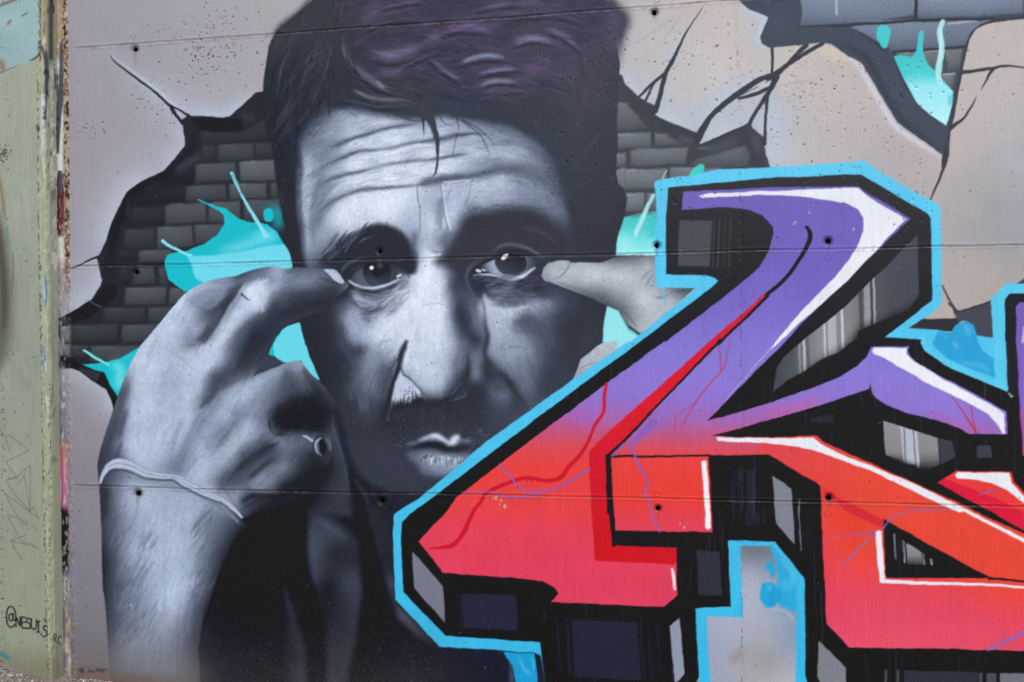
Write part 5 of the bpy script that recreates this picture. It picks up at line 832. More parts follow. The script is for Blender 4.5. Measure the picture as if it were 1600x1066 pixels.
facet(zT12([(1062,602),(1150,620),(1168,720),(1140,735),(1078,768)]), (62,65,74)); facet(zT12([(1302,650),(1392,645),(1400,722),(1306,728)]), (62,66,76), 2); facet(zT12([(268,482),(408,446),(418,506),(270,506)]), (48,51,60), 2, .8)
facet(zT12([(30,838),(148,918),(156,1066)]) + zT16([(168,205),(50,76),(42,0)]), (128,133,146)); S(zT16([(190,-30),(206,240)]), 2, (110,115,128)); S(zT12([(195,985),(195,1064)]), 1.6, (120,125,138))
facet(zT15([(1150,240),(1297,248),(1316,528),(1166,522)]), (54,56,68), 1.6, .95); facet(zT15([(372,672),(780,690),(812,1056),(392,1030)]), (43,45,60), 1.6)
for q in ([(330,664),(352,666),(378,1010),(352,1010)],[(272,664),(284,666),(318,1010),(302,1010)],[(800,690),(812,690),(840,1050),(822,1050)],[(838,690),(858,692),(884,1056),(866,1056)],[(900,700),(918,702),(936,1056),(922,1050)]): P(zT15(q), (40,42,56), 1.4, a=.8)
facet(zT15([(985,712),(1046,662),(1056,760),(1078,1012),(1048,1050),(1018,1070)]), (146,153,174)); facet(zQ([(974,244),(1170,465),(1182,694),(988,476)]), (118,122,138))
facet(zQ([(1282,506),(1597,520)]) + zT15([(26,528),(38,740)]) + zQ([(1600,742),(1295,722)]), (43,46,64), 1.5); P(zQ([(1258,504),(1278,506),(1290,715),(1275,705)]), (40,42,58), 1.3, a=.8)
facet(zT16([(316,804),(488,974),(488,1090),(340,1090),(306,1030)]), (126,129,140)); facet(zT16([(850,990),(1315,1000),(1315,1100),(850,1100)]), (52,55,66)); facet(zT16([(1450,1004),(1800,1012),(1800,1100),(1455,1100)]), (112,116,128))
for q in ([(730,985),(745,985),(745,1090),(730,1090)],[(805,985),(820,985),(820,1090),(805,1090)],[(1320,1004),(1342,1004),(1342,1100),(1320,1100)],[(1365,1004),(1430,1004),(1430,1100),(1365,1100)]): P(zT16(q), (90,94,106), 1.4, a=.8)
TF = zT16([(865,194),(960,250),(972,328),(868,326)])
facet(TF, ramp_y([(845,(150,152,160)),(868,(130,132,140)),(882,(60,60,66))]))
for q, c in [([(786,138),(796,140),(803,310),(790,290)],(168,176,192)),([(836,176),(856,188),(862,322),(842,310)],(110,114,124)),([(846,180),(850,182),(856,320),(850,318)],(190,196,208)),([(968,258),(978,264),(982,330),(972,328)],(150,156,170)),([(1014,288),(1026,296),(1030,332),(1018,330)],(160,166,180))]: P(zT16(q), c, 1.3, a=.9)
for q, a in [([(1370,790),(1400,792),(1400,1066),(1378,1066)],.5),([(1410,792),(1450,795),(1450,1066),(1415,1066)],.8),([(1465,796),(1530,800),(1520,1066),(1470,1066)],.8)]: P(zT11(q), (46,49,62), 1.8, a=a)
P(zT15([(1375,0),(1400,0),(1400,60),(1380,60)]), (46,49,62), 1.6, a=.6); P(zT15([(1455,0),(1555,0),(1555,85),(1455,88)]), (46,49,62), 1.6, a=.7)
# drips in the black
CLIP[0] = (IDS == PARTS['painted_letter_block']).astype(np.float32)
rs = np.random.RandomState(51)
for k in range(520):
    x = rs.uniform(850, 1620); y = rs.uniform(520, 1050); L = rs.uniform(15, 110)
    S([(x, y), (x + rs.uniform(-.5, 1.5), y + L)], rs.uniform(.8, 2.8), (60,63,75) if rs.rand() < .75 else (12,12,14), 1.4, sp=0, a=rs.uniform(.2,.6))
CLIP[0] = None
# window of wall between the letters, low right
WI = zT15([(1425,213),(1600,212)]) + zT16([(30,205),(175,400),(176,600),(172,1066)]) + [(1243,1210),(1111,1210)] + zT15([(1240,1066),(1213,655),(1446,660)])
P([(x,y) for x,y in zT15([(1350,178),(1600,184)]) + zT16([(45,185),(218,408),(228,430),(232,1020),(245,1066)]) + [(1262,1210),(1090,1210)] + zT15([(1170,1032),(1143,605),(1370,592)])], blue, 1.5, part="painted_outline")
P(WI, field([(1110,1000,(160,168,190)),(1180,880,(138,148,166)),(1170,900,(163,170,190)),(1200,1000,(164,168,182)),(1150,1040,(166,168,180)),(1230,1000,(146,160,184)),(1220,1050,(172,172,182)),(1180,950,(170,177,196)),(1140,990,(164,171,192)),(1195,1030,(158,158,164)),(1130,1060,(158,164,182)),(1170,860,(120,128,142))]), 1.4, part='painted_plaster')
CLIP[0] = full(poly_mask(WI, 1.4))
P(zT16([(10,190),(60,215),(176,395),(178,620),(110,600),(60,575),(48,500),(60,400),(40,300)]), (52,172,224), 4, 2, part='painted_outline'); P(zT16([(60,560),(20,600),(-20,590),(-46,540),(-48,490),(-24,450),(14,440),(50,460),(80,520)]), (44,160,216), 3, 3, part='painted_outline'); P(zT16([(-4,318),(14,312),(36,340),(46,380),(30,410),(10,380)]), (48,166,220), 3, 3, part='painted_outline')
B(zT16([(60,230),(160,380),(165,440)]), 16, (92,196,236), .8); B(zT16([(100,440),(120,480)]), 14, (88,190,230), .6); B(zT16([(-20,480),(20,470)]), 9, (100,196,236), .6); B(zT16([(60,600),(140,640)]), 12, (110,160,190), .5)
B(zT16([(0,610),(100,620),(175,690)]), 4, (180,190,205), .6); P(zT15([(1560,440),(1600,440),(1600,600),(1570,580),(1550,510)]), (44,168,222), 2, part='painted_outline'); P(zT15([(1585,330),(1605,310),(1605,370),(1590,360)]), (44,168,222), 2)
B(zT15([(1480,260),(1560,240)]), 26, (110,118,128), .5); B(zT15([(1380,930),(1430,880)]), 18, (140,134,130), .5)
CLIP[0] = None
BR = zT15([(8,880),(140,882),(155,1000),(165,1100),(50,1100),(20,980),(0,920)]) + [(790,1040),(786,1021)]
P([(786,1019),(835,1021),(840,1060),(843,1210),(815,1210),(808,1070),(800,1040)], (38,158,214), 2, part='painted_outline'); B(zT15([(40,890),(80,980),(130,1020)]), 5, (90,190,230), .7); B(zT15([(125,900),(140,1000)]), 5, (80,186,230), .6); P([(796,1032),(803,1046),(815,1210),(793,1210)], (70,82,104), 6, a=.7)
# ---------------------------------------------------------------- geometry
COL = scene.collection
def to_sheet(x, y, z):
    """wall point -> position on the paint sheet"""
    dx, dy, dz = x - CX, y + CD, z - CZ
    f = dx*AX_F[0] + dy*AX_F[1] + dz*AX_F[2]
    return 800 + FPX*(dx*AX_R[0] + dy*AX_R[1] + dz*AX_R[2])/f, 533 - FPX*(dx*AX_U[0] + dy*AX_U[1] + dz*AX_U[2])/f
def sample(img, px, py):
    u = np.clip(px - PX0 - .5, 0, PW - 1.001); v = np.clip(py - PY0 - .5, 0, PH - 1.001)
    i = u.astype(int); j = v.astype(int); tu = u - i; tv = v - j
    if img.ndim == 3: tu = tu[..., None]; tv = tv[..., None]
    return (img[j, i]*(1-tu) + img[j, i+1]*tu)*(1-tv) + (img[j+1, i]*(1-tu) + img[j+1, i+1]*tu)*tv
def lin(c):
    c = np.clip(c / 255.0, 0, 1)
    return np.where(c <= .04045, c/12.92, ((c + .055)/1.055)**2.4)
# the photograph's tones divided by the light the wall receives give the paint colour, painted-in light and shade included
LIGHT = np.array([1.05,1.06,1.12])
SPEC = 0.012
def albedo(c): return np.clip((lin(c) - SPEC) / LIGHT, .004, .86)

def mesh_obj(name, co, faces, mats, parent=None, col=None, smooth=False):
    me = bpy.data.meshes.new(name)
    faces = np.asarray(faces, np.int32); n, k = faces.shape
    me.vertices.add(len(co)); me.vertices.foreach_set('co', np.ascontiguousarray(co, np.float32).ravel())
    me.loops.add(n*k); me.loops.foreach_set('vertex_index', faces.ravel())
    me.polygons.add(n); me.polygons.foreach_set('loop_start', np.arange(0, n*k, k, dtype=np.int32)); me.polygons.foreach_set('loop_total', np.full(n, k, np.int32))
    if col is not None:
        a = me.color_attributes.new('paint', 'FLOAT_COLOR', 'POINT')
        c4 = np.full((len(co), 4), .55, np.float32); c4[:, :col.shape[1]] = col; a.data.foreach_set('color', c4.ravel())
    me.update(calc_edges=True); me.validate()
    if smooth: me.polygons.foreach_set('use_smooth', np.ones(n, bool))
    me.materials.append(mats)
    o = bpy.data.objects.new(name, me); COL.objects.link(o)
    if parent is not None: o.parent = parent
    return o

def nodes_mat(name):
    m = bpy.data.materials.new(name); m.use_nodes = True; nt = m.node_tree; nt.nodes.clear()
    out = nt.nodes.new('ShaderNodeOutputMaterial'); b = nt.nodes.new('ShaderNodeBsdfPrincipled')
    nt.links.new(b.outputs['BSDF'], out.inputs['Surface'])
    return m, nt, b
def paint_mat(name, rough, spec, bump):
    m, nt, b = nodes_mat(name); N = nt.nodes.new; Lk = nt.links.new
    at = N('ShaderNodeVertexColor'); at.layer_name = 'paint'
    geo = N('ShaderNodeNewGeometry')
    n1 = N('ShaderNodeTexNoise'); n1.inputs['Scale'].default_value = 160; n1.inputs['Detail'].default_value = 5; n1.inputs['Roughness'].default_value = .65
    Lk(geo.outputs['Position'], n1.inputs['Vector'])
    mp = N('ShaderNodeMapping'); mp.inputs['Scale'].default_value = (1, 1, .045); Lk(geo.outputs['Position'], mp.inputs['Vector'])
    n2 = N('ShaderNodeTexNoise'); n2.inputs['Scale'].default_value = 210; n2.inputs['Detail'].default_value = 3; Lk(mp.outputs['Vector'], n2.inputs['Vector'])
    ad = N('ShaderNodeMath'); ad.operation = 'ADD'; Lk(n1.outputs['Fac'], ad.inputs[0]); Lk(n2.outputs['Fac'], ad.inputs[1])
    bp = N('ShaderNodeBump'); bp.inputs['Strength'].default_value = bump; bp.inputs['Distance'].default_value = .0012; Lk(ad.outputs[0], bp.inputs['Height'])
    Lk(bp.outputs['Normal'], b.inputs['Normal'])
    mr = N('ShaderNodeMapRange'); mr.inputs['From Min'].default_value = .25; mr.inputs['From Max'].default_value = .75; mr.inputs['To Min'].default_value = .975; mr.inputs['To Max'].default_value = 1.025
    Lk(n2.outputs['Fac'], mr.inputs['Value'])
    mx = N('ShaderNodeVectorMath'); mx.operation = 'SCALE'; Lk(at.outputs['Color'], mx.inputs[0]); Lk(mr.outputs['Result'], mx.inputs['Scale'])
    Lk(mx.outputs['Vector'], b.inputs['Base Color'])
    n3 = N('ShaderNodeTexNoise'); n3.inputs['Scale'].default_value = 3.5; n3.inputs['Detail'].default_value = 4; Lk(geo.outputs['Position'], n3.inputs['Vector'])
    r0 = N('ShaderNodeMapRange'); r0.inputs['To Min'].default_value = rough - .12; r0.inputs['To Max'].default_value = rough + .12; Lk(n3.outputs['Fac'], r0.inputs['Value'])
    r = N('ShaderNodeMath'); r.operation = 'ADD'; r.use_clamp = True; Lk(r0.outputs['Result'], r.inputs[0]); Lk(at.outputs['Alpha'], r.inputs[1])
    Lk(r.outputs[0], b.inputs['Roughness']); b.inputs['Specular IOR Level'].default_value = spec
    return m
M_PAINT = paint_mat('mural_paint', 0.0, .2, .5)
M_PIER = paint_mat('old_wall_paint', .12, .15, .8)

# relief of the cast concrete (metres towards the camera) on the paint sheet
gx, gy = np.meshgrid(np.arange(PW, dtype=np.float32) + PX0 + .5, np.arange(PH, dtype=np.float32) + PY0 + .5)
HGT = (noise(5, 5, 101, 2)*.00018 + noise(3, 26, 102, 2)*.00012 + noise(60, 60, 103, 2)*.0006).astype(np.float32)
HGT += (np.isin(IDS, [PARTS['painted_letter_block'], PARTS['painted_outline']]) * noise(4, 4, 104, 2) * .00025).astype(np.float32)
TONEV = 1 + .012*noise(3.2, 40, 105, 2) + .022*noise(90, 70, 106, 3) + .012*noise(2, 2, 107, 1)
# an unsteady hand: the spray lines waver a little
ux, uy = np.meshgrid(np.arange(PW), np.arange(PH))
wx_ = 1.1*noise(34, 34, 171, 2) + .5*noise(7, 7, 173, 1); wy_ = 1.1*noise(34, 34, 172, 2) + .5*noise(7, 7, 174, 1)
uxf = np.clip(ux + wx_, 0, PW - 1.01); uyf = np.clip(uy + wy_, 0, PH - 1.01); i_ = uxf.astype(int); j_ = uyf.astype(int); tu_ = (uxf - i_)[..., None]; tv_ = (uyf - j_)[..., None]
IMG = ((IMG[j_, i_]*(1-tu_) + IMG[j_, i_+1]*tu_)*(1-tv_) + (IMG[j_+1, i_]*(1-tu_) + IMG[j_+1, i_+1]*tu_)*tv_).astype(np.float32)
IDS = IDS[np.round(uyf).astype(int), np.round(uxf).astype(int)]
lett = np.isin(IDS, [v for k, v in PARTS.items() if k.split('#')[0] in ('painted_letter_fill','painted_outline','painted_highlight')]).astype(np.float32)
port = np.isin(IDS, [v for k, v in PARTS.items() if k.split('#')[0] in ('painted_portrait','painted_hair','painted_face','painted_eyebrow','painted_eye','painted_mouth','painted_jacket','painted_hand')]).astype(np.float32)
TONEV = TONEV + lett*(.022*noise(2.2, 60, 175, 2) + .02*noise(30, 24, 176, 3)) + port*(.045*noise(1.7, 1.7, 108, 1) + .035*noise(9, 7, 109, 2))     # grain of the spray can
sp_ = np.random.RandomState(88).rand(PH, PW)
IMG += ((sp_ > .985)*port)[..., None]*(np.float32(5) + .12*IMG)
IMG *= TONEV[..., None]
brown = np.array([128,108,92], np.float32); grime_shade = np.array([38,35,35], np.float32)
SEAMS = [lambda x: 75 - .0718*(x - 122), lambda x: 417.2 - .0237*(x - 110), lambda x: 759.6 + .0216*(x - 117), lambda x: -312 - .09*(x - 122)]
def blend(mask, c, a=1.0):
    global IMG
    IMG += (np.asarray(c, np.float32) - IMG) * (mask * a)[..., None]
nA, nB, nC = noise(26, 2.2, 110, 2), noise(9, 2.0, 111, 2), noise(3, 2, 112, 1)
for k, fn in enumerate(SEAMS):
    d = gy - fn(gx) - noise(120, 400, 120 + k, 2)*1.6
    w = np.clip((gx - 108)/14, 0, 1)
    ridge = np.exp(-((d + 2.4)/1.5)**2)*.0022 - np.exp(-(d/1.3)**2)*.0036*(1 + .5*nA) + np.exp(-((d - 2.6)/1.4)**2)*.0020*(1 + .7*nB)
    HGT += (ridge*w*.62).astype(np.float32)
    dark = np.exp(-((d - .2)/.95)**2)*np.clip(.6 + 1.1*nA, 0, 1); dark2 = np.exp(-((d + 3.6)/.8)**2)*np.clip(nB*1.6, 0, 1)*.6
    blend(np.clip(dark + dark2, 0, 1)*w, grime_shade, .34)  # joint shadow painted in as dark lines, partly groove dirt
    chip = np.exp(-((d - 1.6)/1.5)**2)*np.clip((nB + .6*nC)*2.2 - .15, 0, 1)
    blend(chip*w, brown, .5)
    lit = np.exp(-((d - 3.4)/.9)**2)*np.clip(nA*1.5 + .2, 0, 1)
    blend(lit*w, np.array([150,146,146]), .22)  # lit lip of the joint, painted in pale
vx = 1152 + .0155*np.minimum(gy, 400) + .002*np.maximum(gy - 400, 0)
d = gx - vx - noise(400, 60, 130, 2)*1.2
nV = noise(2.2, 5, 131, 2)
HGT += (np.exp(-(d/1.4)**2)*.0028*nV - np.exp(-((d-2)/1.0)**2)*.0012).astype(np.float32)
blend(np.exp(-(d/1.2)**2)*np.clip(nV*1.6 - .05, 0, 1), grime_shade, .5); blend(np.exp(-((d+2)/1.2)**2)*np.clip(-nV*1.5 - .1, 0, 1), brown, .35)
# pinholes and chips
rs = np.random.RandomState(77)
def pit(x, y, r, dep, c, a):
    i0, i1, j0, j1 = _win(x - 4, y - 4, x + 5, y + 5)
    if i1 <= i0 or j1 <= j0: return
    xx, yy = gx[j0:j1, i0:i1], gy[j0:j1, i0:i1]
    m = np.clip(r + .5 - np.hypot((xx - x), (yy - y)*rs.uniform(.7, 1.3)), 0, 1)
    HGT[j0:j1, i0:i1] -= m*dep
    v = IMG[j0:j1, i0:i1]; v += (np.asarray(c, np.float32) - v)*(m*a)[..., None]
DK = [(72,62,58),(46,41,40),(96,80,68),(116,104,96)]
for k in range(1500):
    x, y = rs.uniform(112, 1650), rs.uniform(-30, 1070)
    u = rs.rand()
    pit(x, y,   .3 + .8*u*u*u + .12, .002, DK[rs.randint(4)], rs.uniform(.35, .85))
for cx_, cy_, sx, sy, n in [(340,70,55,30,130),(320,85,25,14,120),(240,150,40,20,60),(1090,90,60,55,90),(1290,160,70,60,170),(1240,120,30,50,50),(930,90,25,35,45),(880,220,50,70,80),(135,195,18,12,40),(1390,160,40,50,60),(360,40,40,20,60),(1500,90,60,60,40),(760,300,120,90,90),(1420,330,20,30,60),(1060,300,40,10,50),(1100,380,30,40,50)]:
    for q in range(n):
        u = rs.rand(); pit(cx_ + rs.randn()*sx, cy_ + rs.randn()*sy, .4 + 1.0*u*u, .004, DK[rs.randint(4)], rs.uniform(.25, .75))
for k in range(420):      # stray flecks of spray on the dark paint
    x, y = rs.uniform(300, 1000), rs.uniform(560, 1066); pit(x, y, rs.uniform(.2, .6), 0, (120,122,130), rs.uniform(.2, .6))
for k in range(900):
    x, y = rs.uniform(290, 700), 1066 - abs(rs.randn())*45; pit(x, y, rs.uniform(.2, .8), 0, (118,110,104), rs.uniform(.2, .6))
for x, y, r in [(1243,347,2.2),(1240,350,1.4),(1334,358,2),(1265,332,1.6),(775,778,2.6),(783,782,2),(770,779,1.3),(789,791,2.4),(781,788,1.2),(1063,819,1.3),(1069,824,1.8),(205,946,2),(208,950,1.4),(1412,343,2)]: pit(x, y, r, .0006, (176,168,160), .9)
# hairline cracks and scratches
for pts in ([(1035,66),(1050,45),(1065,22)],[(900,80),(985,70),(1020,50),(1062,24)],[(935,215),(925,225),(905,250),(900,268)],[(960,195),(935,212),(930,226)],[(258,545),(285,562),(310,585)],[(1210,135),(1240,130),(1280,122)],[(1225,152),(1260,148)],[(660,478),(680,474),(700,478)]): S(pts, [.6,1.1,.6], (128,108,98), 1.2, a=.4)
# damp and dirt along the foot of the wall
foot = np.clip((gy - 945 - 34*noise(60, 30, 140, 3))/130, 0, 1)
blend(foot*np.clip((760 - gx)/120, 0, 1)*np.clip(1 - (gx - 300)/70, .3, 1)*(IDS != PARTS['painted_letter_fill']), np.array([118,108,104]), .6)
blend(np.exp(-((gy - 1049 - 3*noise(30,30,141,2))/4.5)**2)*np.clip((gx-118)/8,0,1)*np.clip((172-gx)/12,0,1)*np.clip(.45 + 1.4*noise(6,3,143,2), 0, 1), np.array([58,52,52]), .8)
blend(np.clip((gy - 1046 - 9*noise(14,10,142,3))/14, 0, 1)*np.clip((330-gx)/110, 0, 1), np.array([116,92,80]), .6)

# tie holes of the formwork
HOLES = [(210.5,77,4.0,1),(1022.5,19.5,4.2,0),(212.5,425.5,3.6,0),(593,393,3.4,1),(1026,383.5,4.0,0),(1294,377,4.6,0),(215.5,771,4.6,0),(596.5,783,4.6,0),(1028,794.5,3.8,0),(1295,778,4.6,0)]
for x, y, r, rough in HOLES:
    dd = np.hypot(gx - x, gy - y)
    HGT -= (np.clip(1.9*r - dd, 0, 1.0*r)/(1.0*r)*.0075).astype(np.float32)
    blend(np.exp(-((dd - 1.75*r)/1.2)**2), grime_shade, .22); blend(np.clip(1.45*r - dd, 0, 1), np.array([104,90,80]) if rough else grime_shade, .45)
for q_, (x, y, r, rough) in enumerate(HOLES):
    L_ = (34, 12, 22, 46, 18, 14, 40, 30, 16, 20)[q_]
    blend(np.exp(-((gx - x - 1.2*noise(300, 12, 190 + q_, 1))/(r*.55))**2)*np.clip((gy - y - r)/2, 0, 1)*np.clip(1 - (gy - y - r)/L_, 0, 1), np.array([96,78,66]) if rough else grime_shade, .26)
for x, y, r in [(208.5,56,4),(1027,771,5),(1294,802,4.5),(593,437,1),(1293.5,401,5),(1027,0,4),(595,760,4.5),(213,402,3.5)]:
    dd = np.hypot(gx - x, gy - y); HGT += (np.exp(-((dd - r)/1.1)**2)*.0011).astype(np.float32); blend(np.exp(-((dd - r)/.8)**2)*(gy > y - 1), grime_shade, .22)
# ragged casting lip at the wall's left edge
ex = np.interp(gy, [-240,75,417,640,800,1045,1140], [102,107.5,110.5,112.5,116,120,121])
strip = np.clip(ex - gx, 0, 60)
IMG_STRIP = np.stack([np.interp(gy, [-60,85,95,104,118,150,170,200,270,272,300,366,372,400,420,500,556,575,640,690,695,735,745,790,800,880,900,930,955,1066], v) for v in (
    [172,172,190,200,120,120,205,212,205,120,98,104,205,206,160,150,40,150,130,120,176,186,178,176,42,40,118,150,160,176],
    [150,150,192,204,116,112,206,214,206,70,52,60,206,208,152,148,40,152,132,118,128,118,108,112,40,40,116,150,140,160],
    [128,128,200,214,116,112,208,220,212,72,58,62,200,200,156,158,44,168,150,124,110,140,146,150,44,44,128,150,120,136])], -1).astype(np.float32)
sm = np.clip((strip - 8 - 2*noise(6,9,150,2))/2.5, 0, 1)*(gx > 60)
IMG += (IMG_STRIP*(1+.06*noise(4,9,152,2))[..., None] - IMG)*(sm*np.clip(1 - np.exp(-((gy-530)/45.)**4)*.92, 0, 1))[..., None]
blend(sm*np.clip((gy - 880)/20, 0, 1)*np.clip(noise(4,10,154,2)*4 + .1, 0, 1), np.array([108,110,138]), .75); blend(sm*np.clip((noise(3,8,155,2) - .15)*5, 0, 1), np.array([206,204,200]), .55)
P([(93,70),(97,60),(100,95),(100,150),(96,180),(92,240),(88,240),(86,180),(93,130)], (70,76,88), 2, a=.9); P([(90,267),(97,267),(98,300),(92,305)], (74,84,98), 1.5)
lip = np.exp(-((strip - 4.5)/4.2)**2)*(gx > 60)*np.clip(strip, 0, 1)
nL = noise(3, 4.5, 151, 2); nM = noise(7, 12, 153, 2)
HGT += (lip*(.0035*nL + .002)).astype(np.float32)
lipc = np.where(nL[..., None] > .1, np.array([176,158,140], np.float32), np.array([122,98,80], np.float32)) + nM[..., None]*26
lipc = np.where((nL + .5*nM)[..., None] < -.42, np.array([62,44,36], np.float32), lipc)
topw = np.clip((470 - gy)/60, .0, 1)*.95 + .14
blend(np.clip(lip*1.6, 0, 1)*np.clip(topw, 0, .97), lipc)
LIPID = (strip > .3) & (gx > 60) & (gx < 160)
IDS[LIPID] = part_id('ragged_casting_edge')

# ---- left pier: paint
pr = np.clip((84 - gx), -1, 1)
PIER_MASK = gx < ex - 20.5
pc = np.stack([np.interp(gy, [-240,100,300,560,800,1000,1060], v) for v in ([160,160,153,148,147,145,136], [167,167,161,157,155,152,142], [150,150,148,145,138,133,124])], -1).astype(np.float32)
pc = pc*(1 + .05*noise(40,60,160,3) + .03*noise(3,30,161,2))[..., None]
turq = np.array([152,180,184], np.float32)*(1 + .05*noise(30,30,162,3))[..., None]
m = np.clip((118 - .45*gx - gy + 5*noise(12,8,163,2))/4, 0, 1); pc = pc + (turq - pc)*m[..., None]
fx = np.interp(gy, [-240,0,300,560,800,1060], [64,65.5,64.5,70,74,80])          # the corner arris on the sheet
edge = gx - fx
pl = np.array([176,184,150], np.float32)*(1 + .08*noise(4,6,164,2))[..., None]
m = np.exp(-((edge + 1.5)/3.4)**2)*np.clip(.8 + .6*noise(6,14,165,2), 0, 1); pc = pc + (pl - pc)*m[..., None]
m = np.clip((edge - 3)/3, 0, 1); pc = pc + (np.array([166,171,148], np.float32)*(1 + .05*noise(5,26,168,2))[..., None] - pc)*m[..., None]  # side face painted paler to offset its shading
IMG[PIER_MASK] = pc[PIER_MASK]
PM = PIER_MASK.astype(np.float32)
CLIP[0] = PM
nE = noise(3, 5, 166, 2)
blend(PM*np.exp(-((edge + 5.5)/1.3)**2)*np.clip(nE*2 - .2, 0, 1), np.array([72,58,50]), .85); blend(PM*np.exp(-((edge + .5)/1.2)**2)*np.clip(-nE*2 - .5, 0, 1), np.array([90,74,62]), .8)
blend(PM*np.exp(-((edge - 18)/2.2)**2)*np.clip(nE*1.5 + .2, 0, 1)*(gy < 560), np.array([206,204,190]), .6)
top = np.clip((100 + 8*nE - gy)/6, 0, 1)
blend(PM*top*np.exp(-((edge - 3)/4.5)**2), np.array([168,148,122]), .9); blend(PM*top*np.exp(-((edge - 14.5)/4)**2), np.array([72,72,76]), .9)
blend(PM*top*np.exp(-((edge + 1.8)/1.6)**2)*np.clip(nE*2+.6,0,1), np.array([44,36,32]), .8)
for pts, w, c, a in [([(66,75),(71,85),(73,110),(72,150),(69,200)],[8,7,6,5,3],(70,76,88),.85),([(68,150),(67,190),(66,240)],[7,7,3],(200,208,216),.9),([(2,8),(30,-3)],[5,4],(128,100,84),.8),([(12,38),(16,33)],[4,5],(150,124,104),.9),([(34,25),(42,21)],2,(84,92,96),.9),([(-10,118),(10,110),(30,102)],[4,3,1],(140,118,92),.8),([(46,95),(55,91),(61,85)],[1,2.5,2],(60,52,48),.9),
                     ([(20,395),(21,420),(18,460)],[1,1.6,1],(112,88,60),.7)]: S(pts, w, c, 2.2, a=a)
for pts, w, c, a in [([(-14,290),(-4,340),(4,400),(8,460),(6,520),(-2,570),(-14,600)],[14,18,24,28,28,20,12],(98,100,90),.85),([(-8,320),(2,400),(6,480),(0,540)],[8,12,14,10],(72,68,60),.6),([(-2,270),(4,310),(9,350)],[5,6,4],(124,100,70),.6),([(-10,92),(2,100),(4,112)],[10,12,8],(134,112,92),.8),([(10,350),(14,390)],[4,4],(92,116,104),.5)]: B(pts, w, c, a)
for pts in ([(72,430),(73,460),(72,480)],[(66,562),(70,580)]): S(pts, [1,3,1.5], (48,92,190), 1.6, a=.75)
S([(67,540),(71,562),(72,566)], [2,3,2], (60,110,200), 1.6, a=.7); S([(69,400),(71,520)], 3, (176,200,208), 2, a=.5)
S([(82,602),(81,632)], [1,3,1], (86,60,52), 1.4, a=.8); S([(86,637),(83,652)], [1,2,1], (86,60,52), 1.4, a=.8); S([(60,583),(61,590)], 5, (150,152,160), 1.5, a=.8); S([(58,196),(60,202)], [4,6], (70,66,60), 2, a=.7); B((85,718), 10, (112,112,104), .6)
nP = noise(5, 16, 180, 3); nQ = noise(3, 5, 181, 2)
blend(PM*np.clip((edge - 12)/2, 0, 1)*np.clip((nP + .5*nQ - .1)*5, 0, 1)*np.clip((460 - gy)/40, 0, 1)*np.clip((gy - 100)/10, 0, 1), np.array([214,214,206]), .85)
blend(PM*np.exp(-((edge - 4)/3.0)**2)*np.clip((nP - .15)*5, 0, 1)*np.clip((700 - gy)/80, 0, 1), np.array([206,210,190]), .7)
blend(PM*np.exp(-((edge + 4.5)/2.2)**2)*np.clip((nQ - .25)*4, 0, 1), np.array([86,72,60]), .8)
blend(PM*np.clip((edge - 2)/2, 0, 1)*np.clip((-nP - .32)*5, 0, 1)*np.clip((330 - gy)/60, 0, 1), np.array([62,62,66]), .8)
# pencilled scribbles
PE = (76,82,74)
for pts in ([(15,706),(9,682),(14,680),(30,692),(45,704),(9,722),(27,748),(12,748)],[(9,751),(28,744),(47,727),(47,800),(20,768),(10,752)],[(28,757),(38,742),(47,800)],[(7,770),(20,795),(34,818),(43,820),(40,815),(18,806),(12,806)],[(7,771),(47,800),(61,811),(52,793),(48,797)],[(12,806),(33,845),(46,852),(16,845),(40,837)],[(16,845),(34,875)],[(45,848),(58,857)]): S(pts, .95, PE, 1.0, sp=0, a=.7, part='pencil_scribble')
# the tag line at the foot of the pier
INK = (38,40,36)
zW = Z(0,800,400,1600)
for pts in ([(78,640),(62,640),(54,660),(62,680),(76,676),(84,650),(80,636),(82,672),(94,676),(98,650),(90,610),(66,590),(46,612),(40,660),(48,704),(70,722),(92,706)],
            [(100,718),(102,660),(124,712),(126,655)],[(160,662),(136,660),(138,722),(164,724)],[(137,692),(158,690)],[(188,672),(172,664),(166,684),(188,702),(188,726),(164,728)],[(196,668),(196,720),(212,734),(226,722),(228,674)],[(240,684),(240,748)],[(232,686),(250,684)],[(230,750),(250,752)],[(258,764),(259,768)],[(296,716),(280,712),(272,730),(290,748),(294,772),(268,780)]): S(zW(pts), 2.3, INK, 1.1, sp=5, a=.95, part='signature_lettering')
for pts in ([(338,812),(340,764),(352,770),(350,788),(340,790),(358,822)],[(386,782),(372,776),(364,800),(372,824),(386,828)]): S(zW(pts), 1.8, (66,60,58), 1.1, sp=4, a=.8, part='signature_lettering')
S([(70,968),(72,972)], 4, (92,72,62), 1.8, a=.8)
for k in range(240):
    x, y = rs.uniform(-30, 60), rs.uniform(0, 1040); pit(x, y, .3 + rs.rand()**3*1.0, .003, DK[rs.randint(3)], rs.uniform(.3, .8))
for k in range(60): pit(6 + rs.randn()*9, 560 + rs.randn()*60, .4 + rs.rand(), .003, (120,106,80), .7)
for k in range(60): pit(6 + rs.randn()*5, 242 + rs.randn()*8, .4 + rs.rand(), .003, DK[rs.randint(3)], .8)
for k in range(200): pit(rs.choice([3, 78]) + rs.randn()*1.4 + 0*k, rs.uniform(600, 1040), .4 + rs.rand()*.9, .004, (104,84,62), .6)
blend(PM*np.clip((gy - 1000 - 14*nM)/40, 0, 1), np.array([124,116,98]), .5); S([(-6,1018),(2,1022),(14,1029)], [6,8,4], (60,128,142), 3, a=.8)
CLIP[0] = None

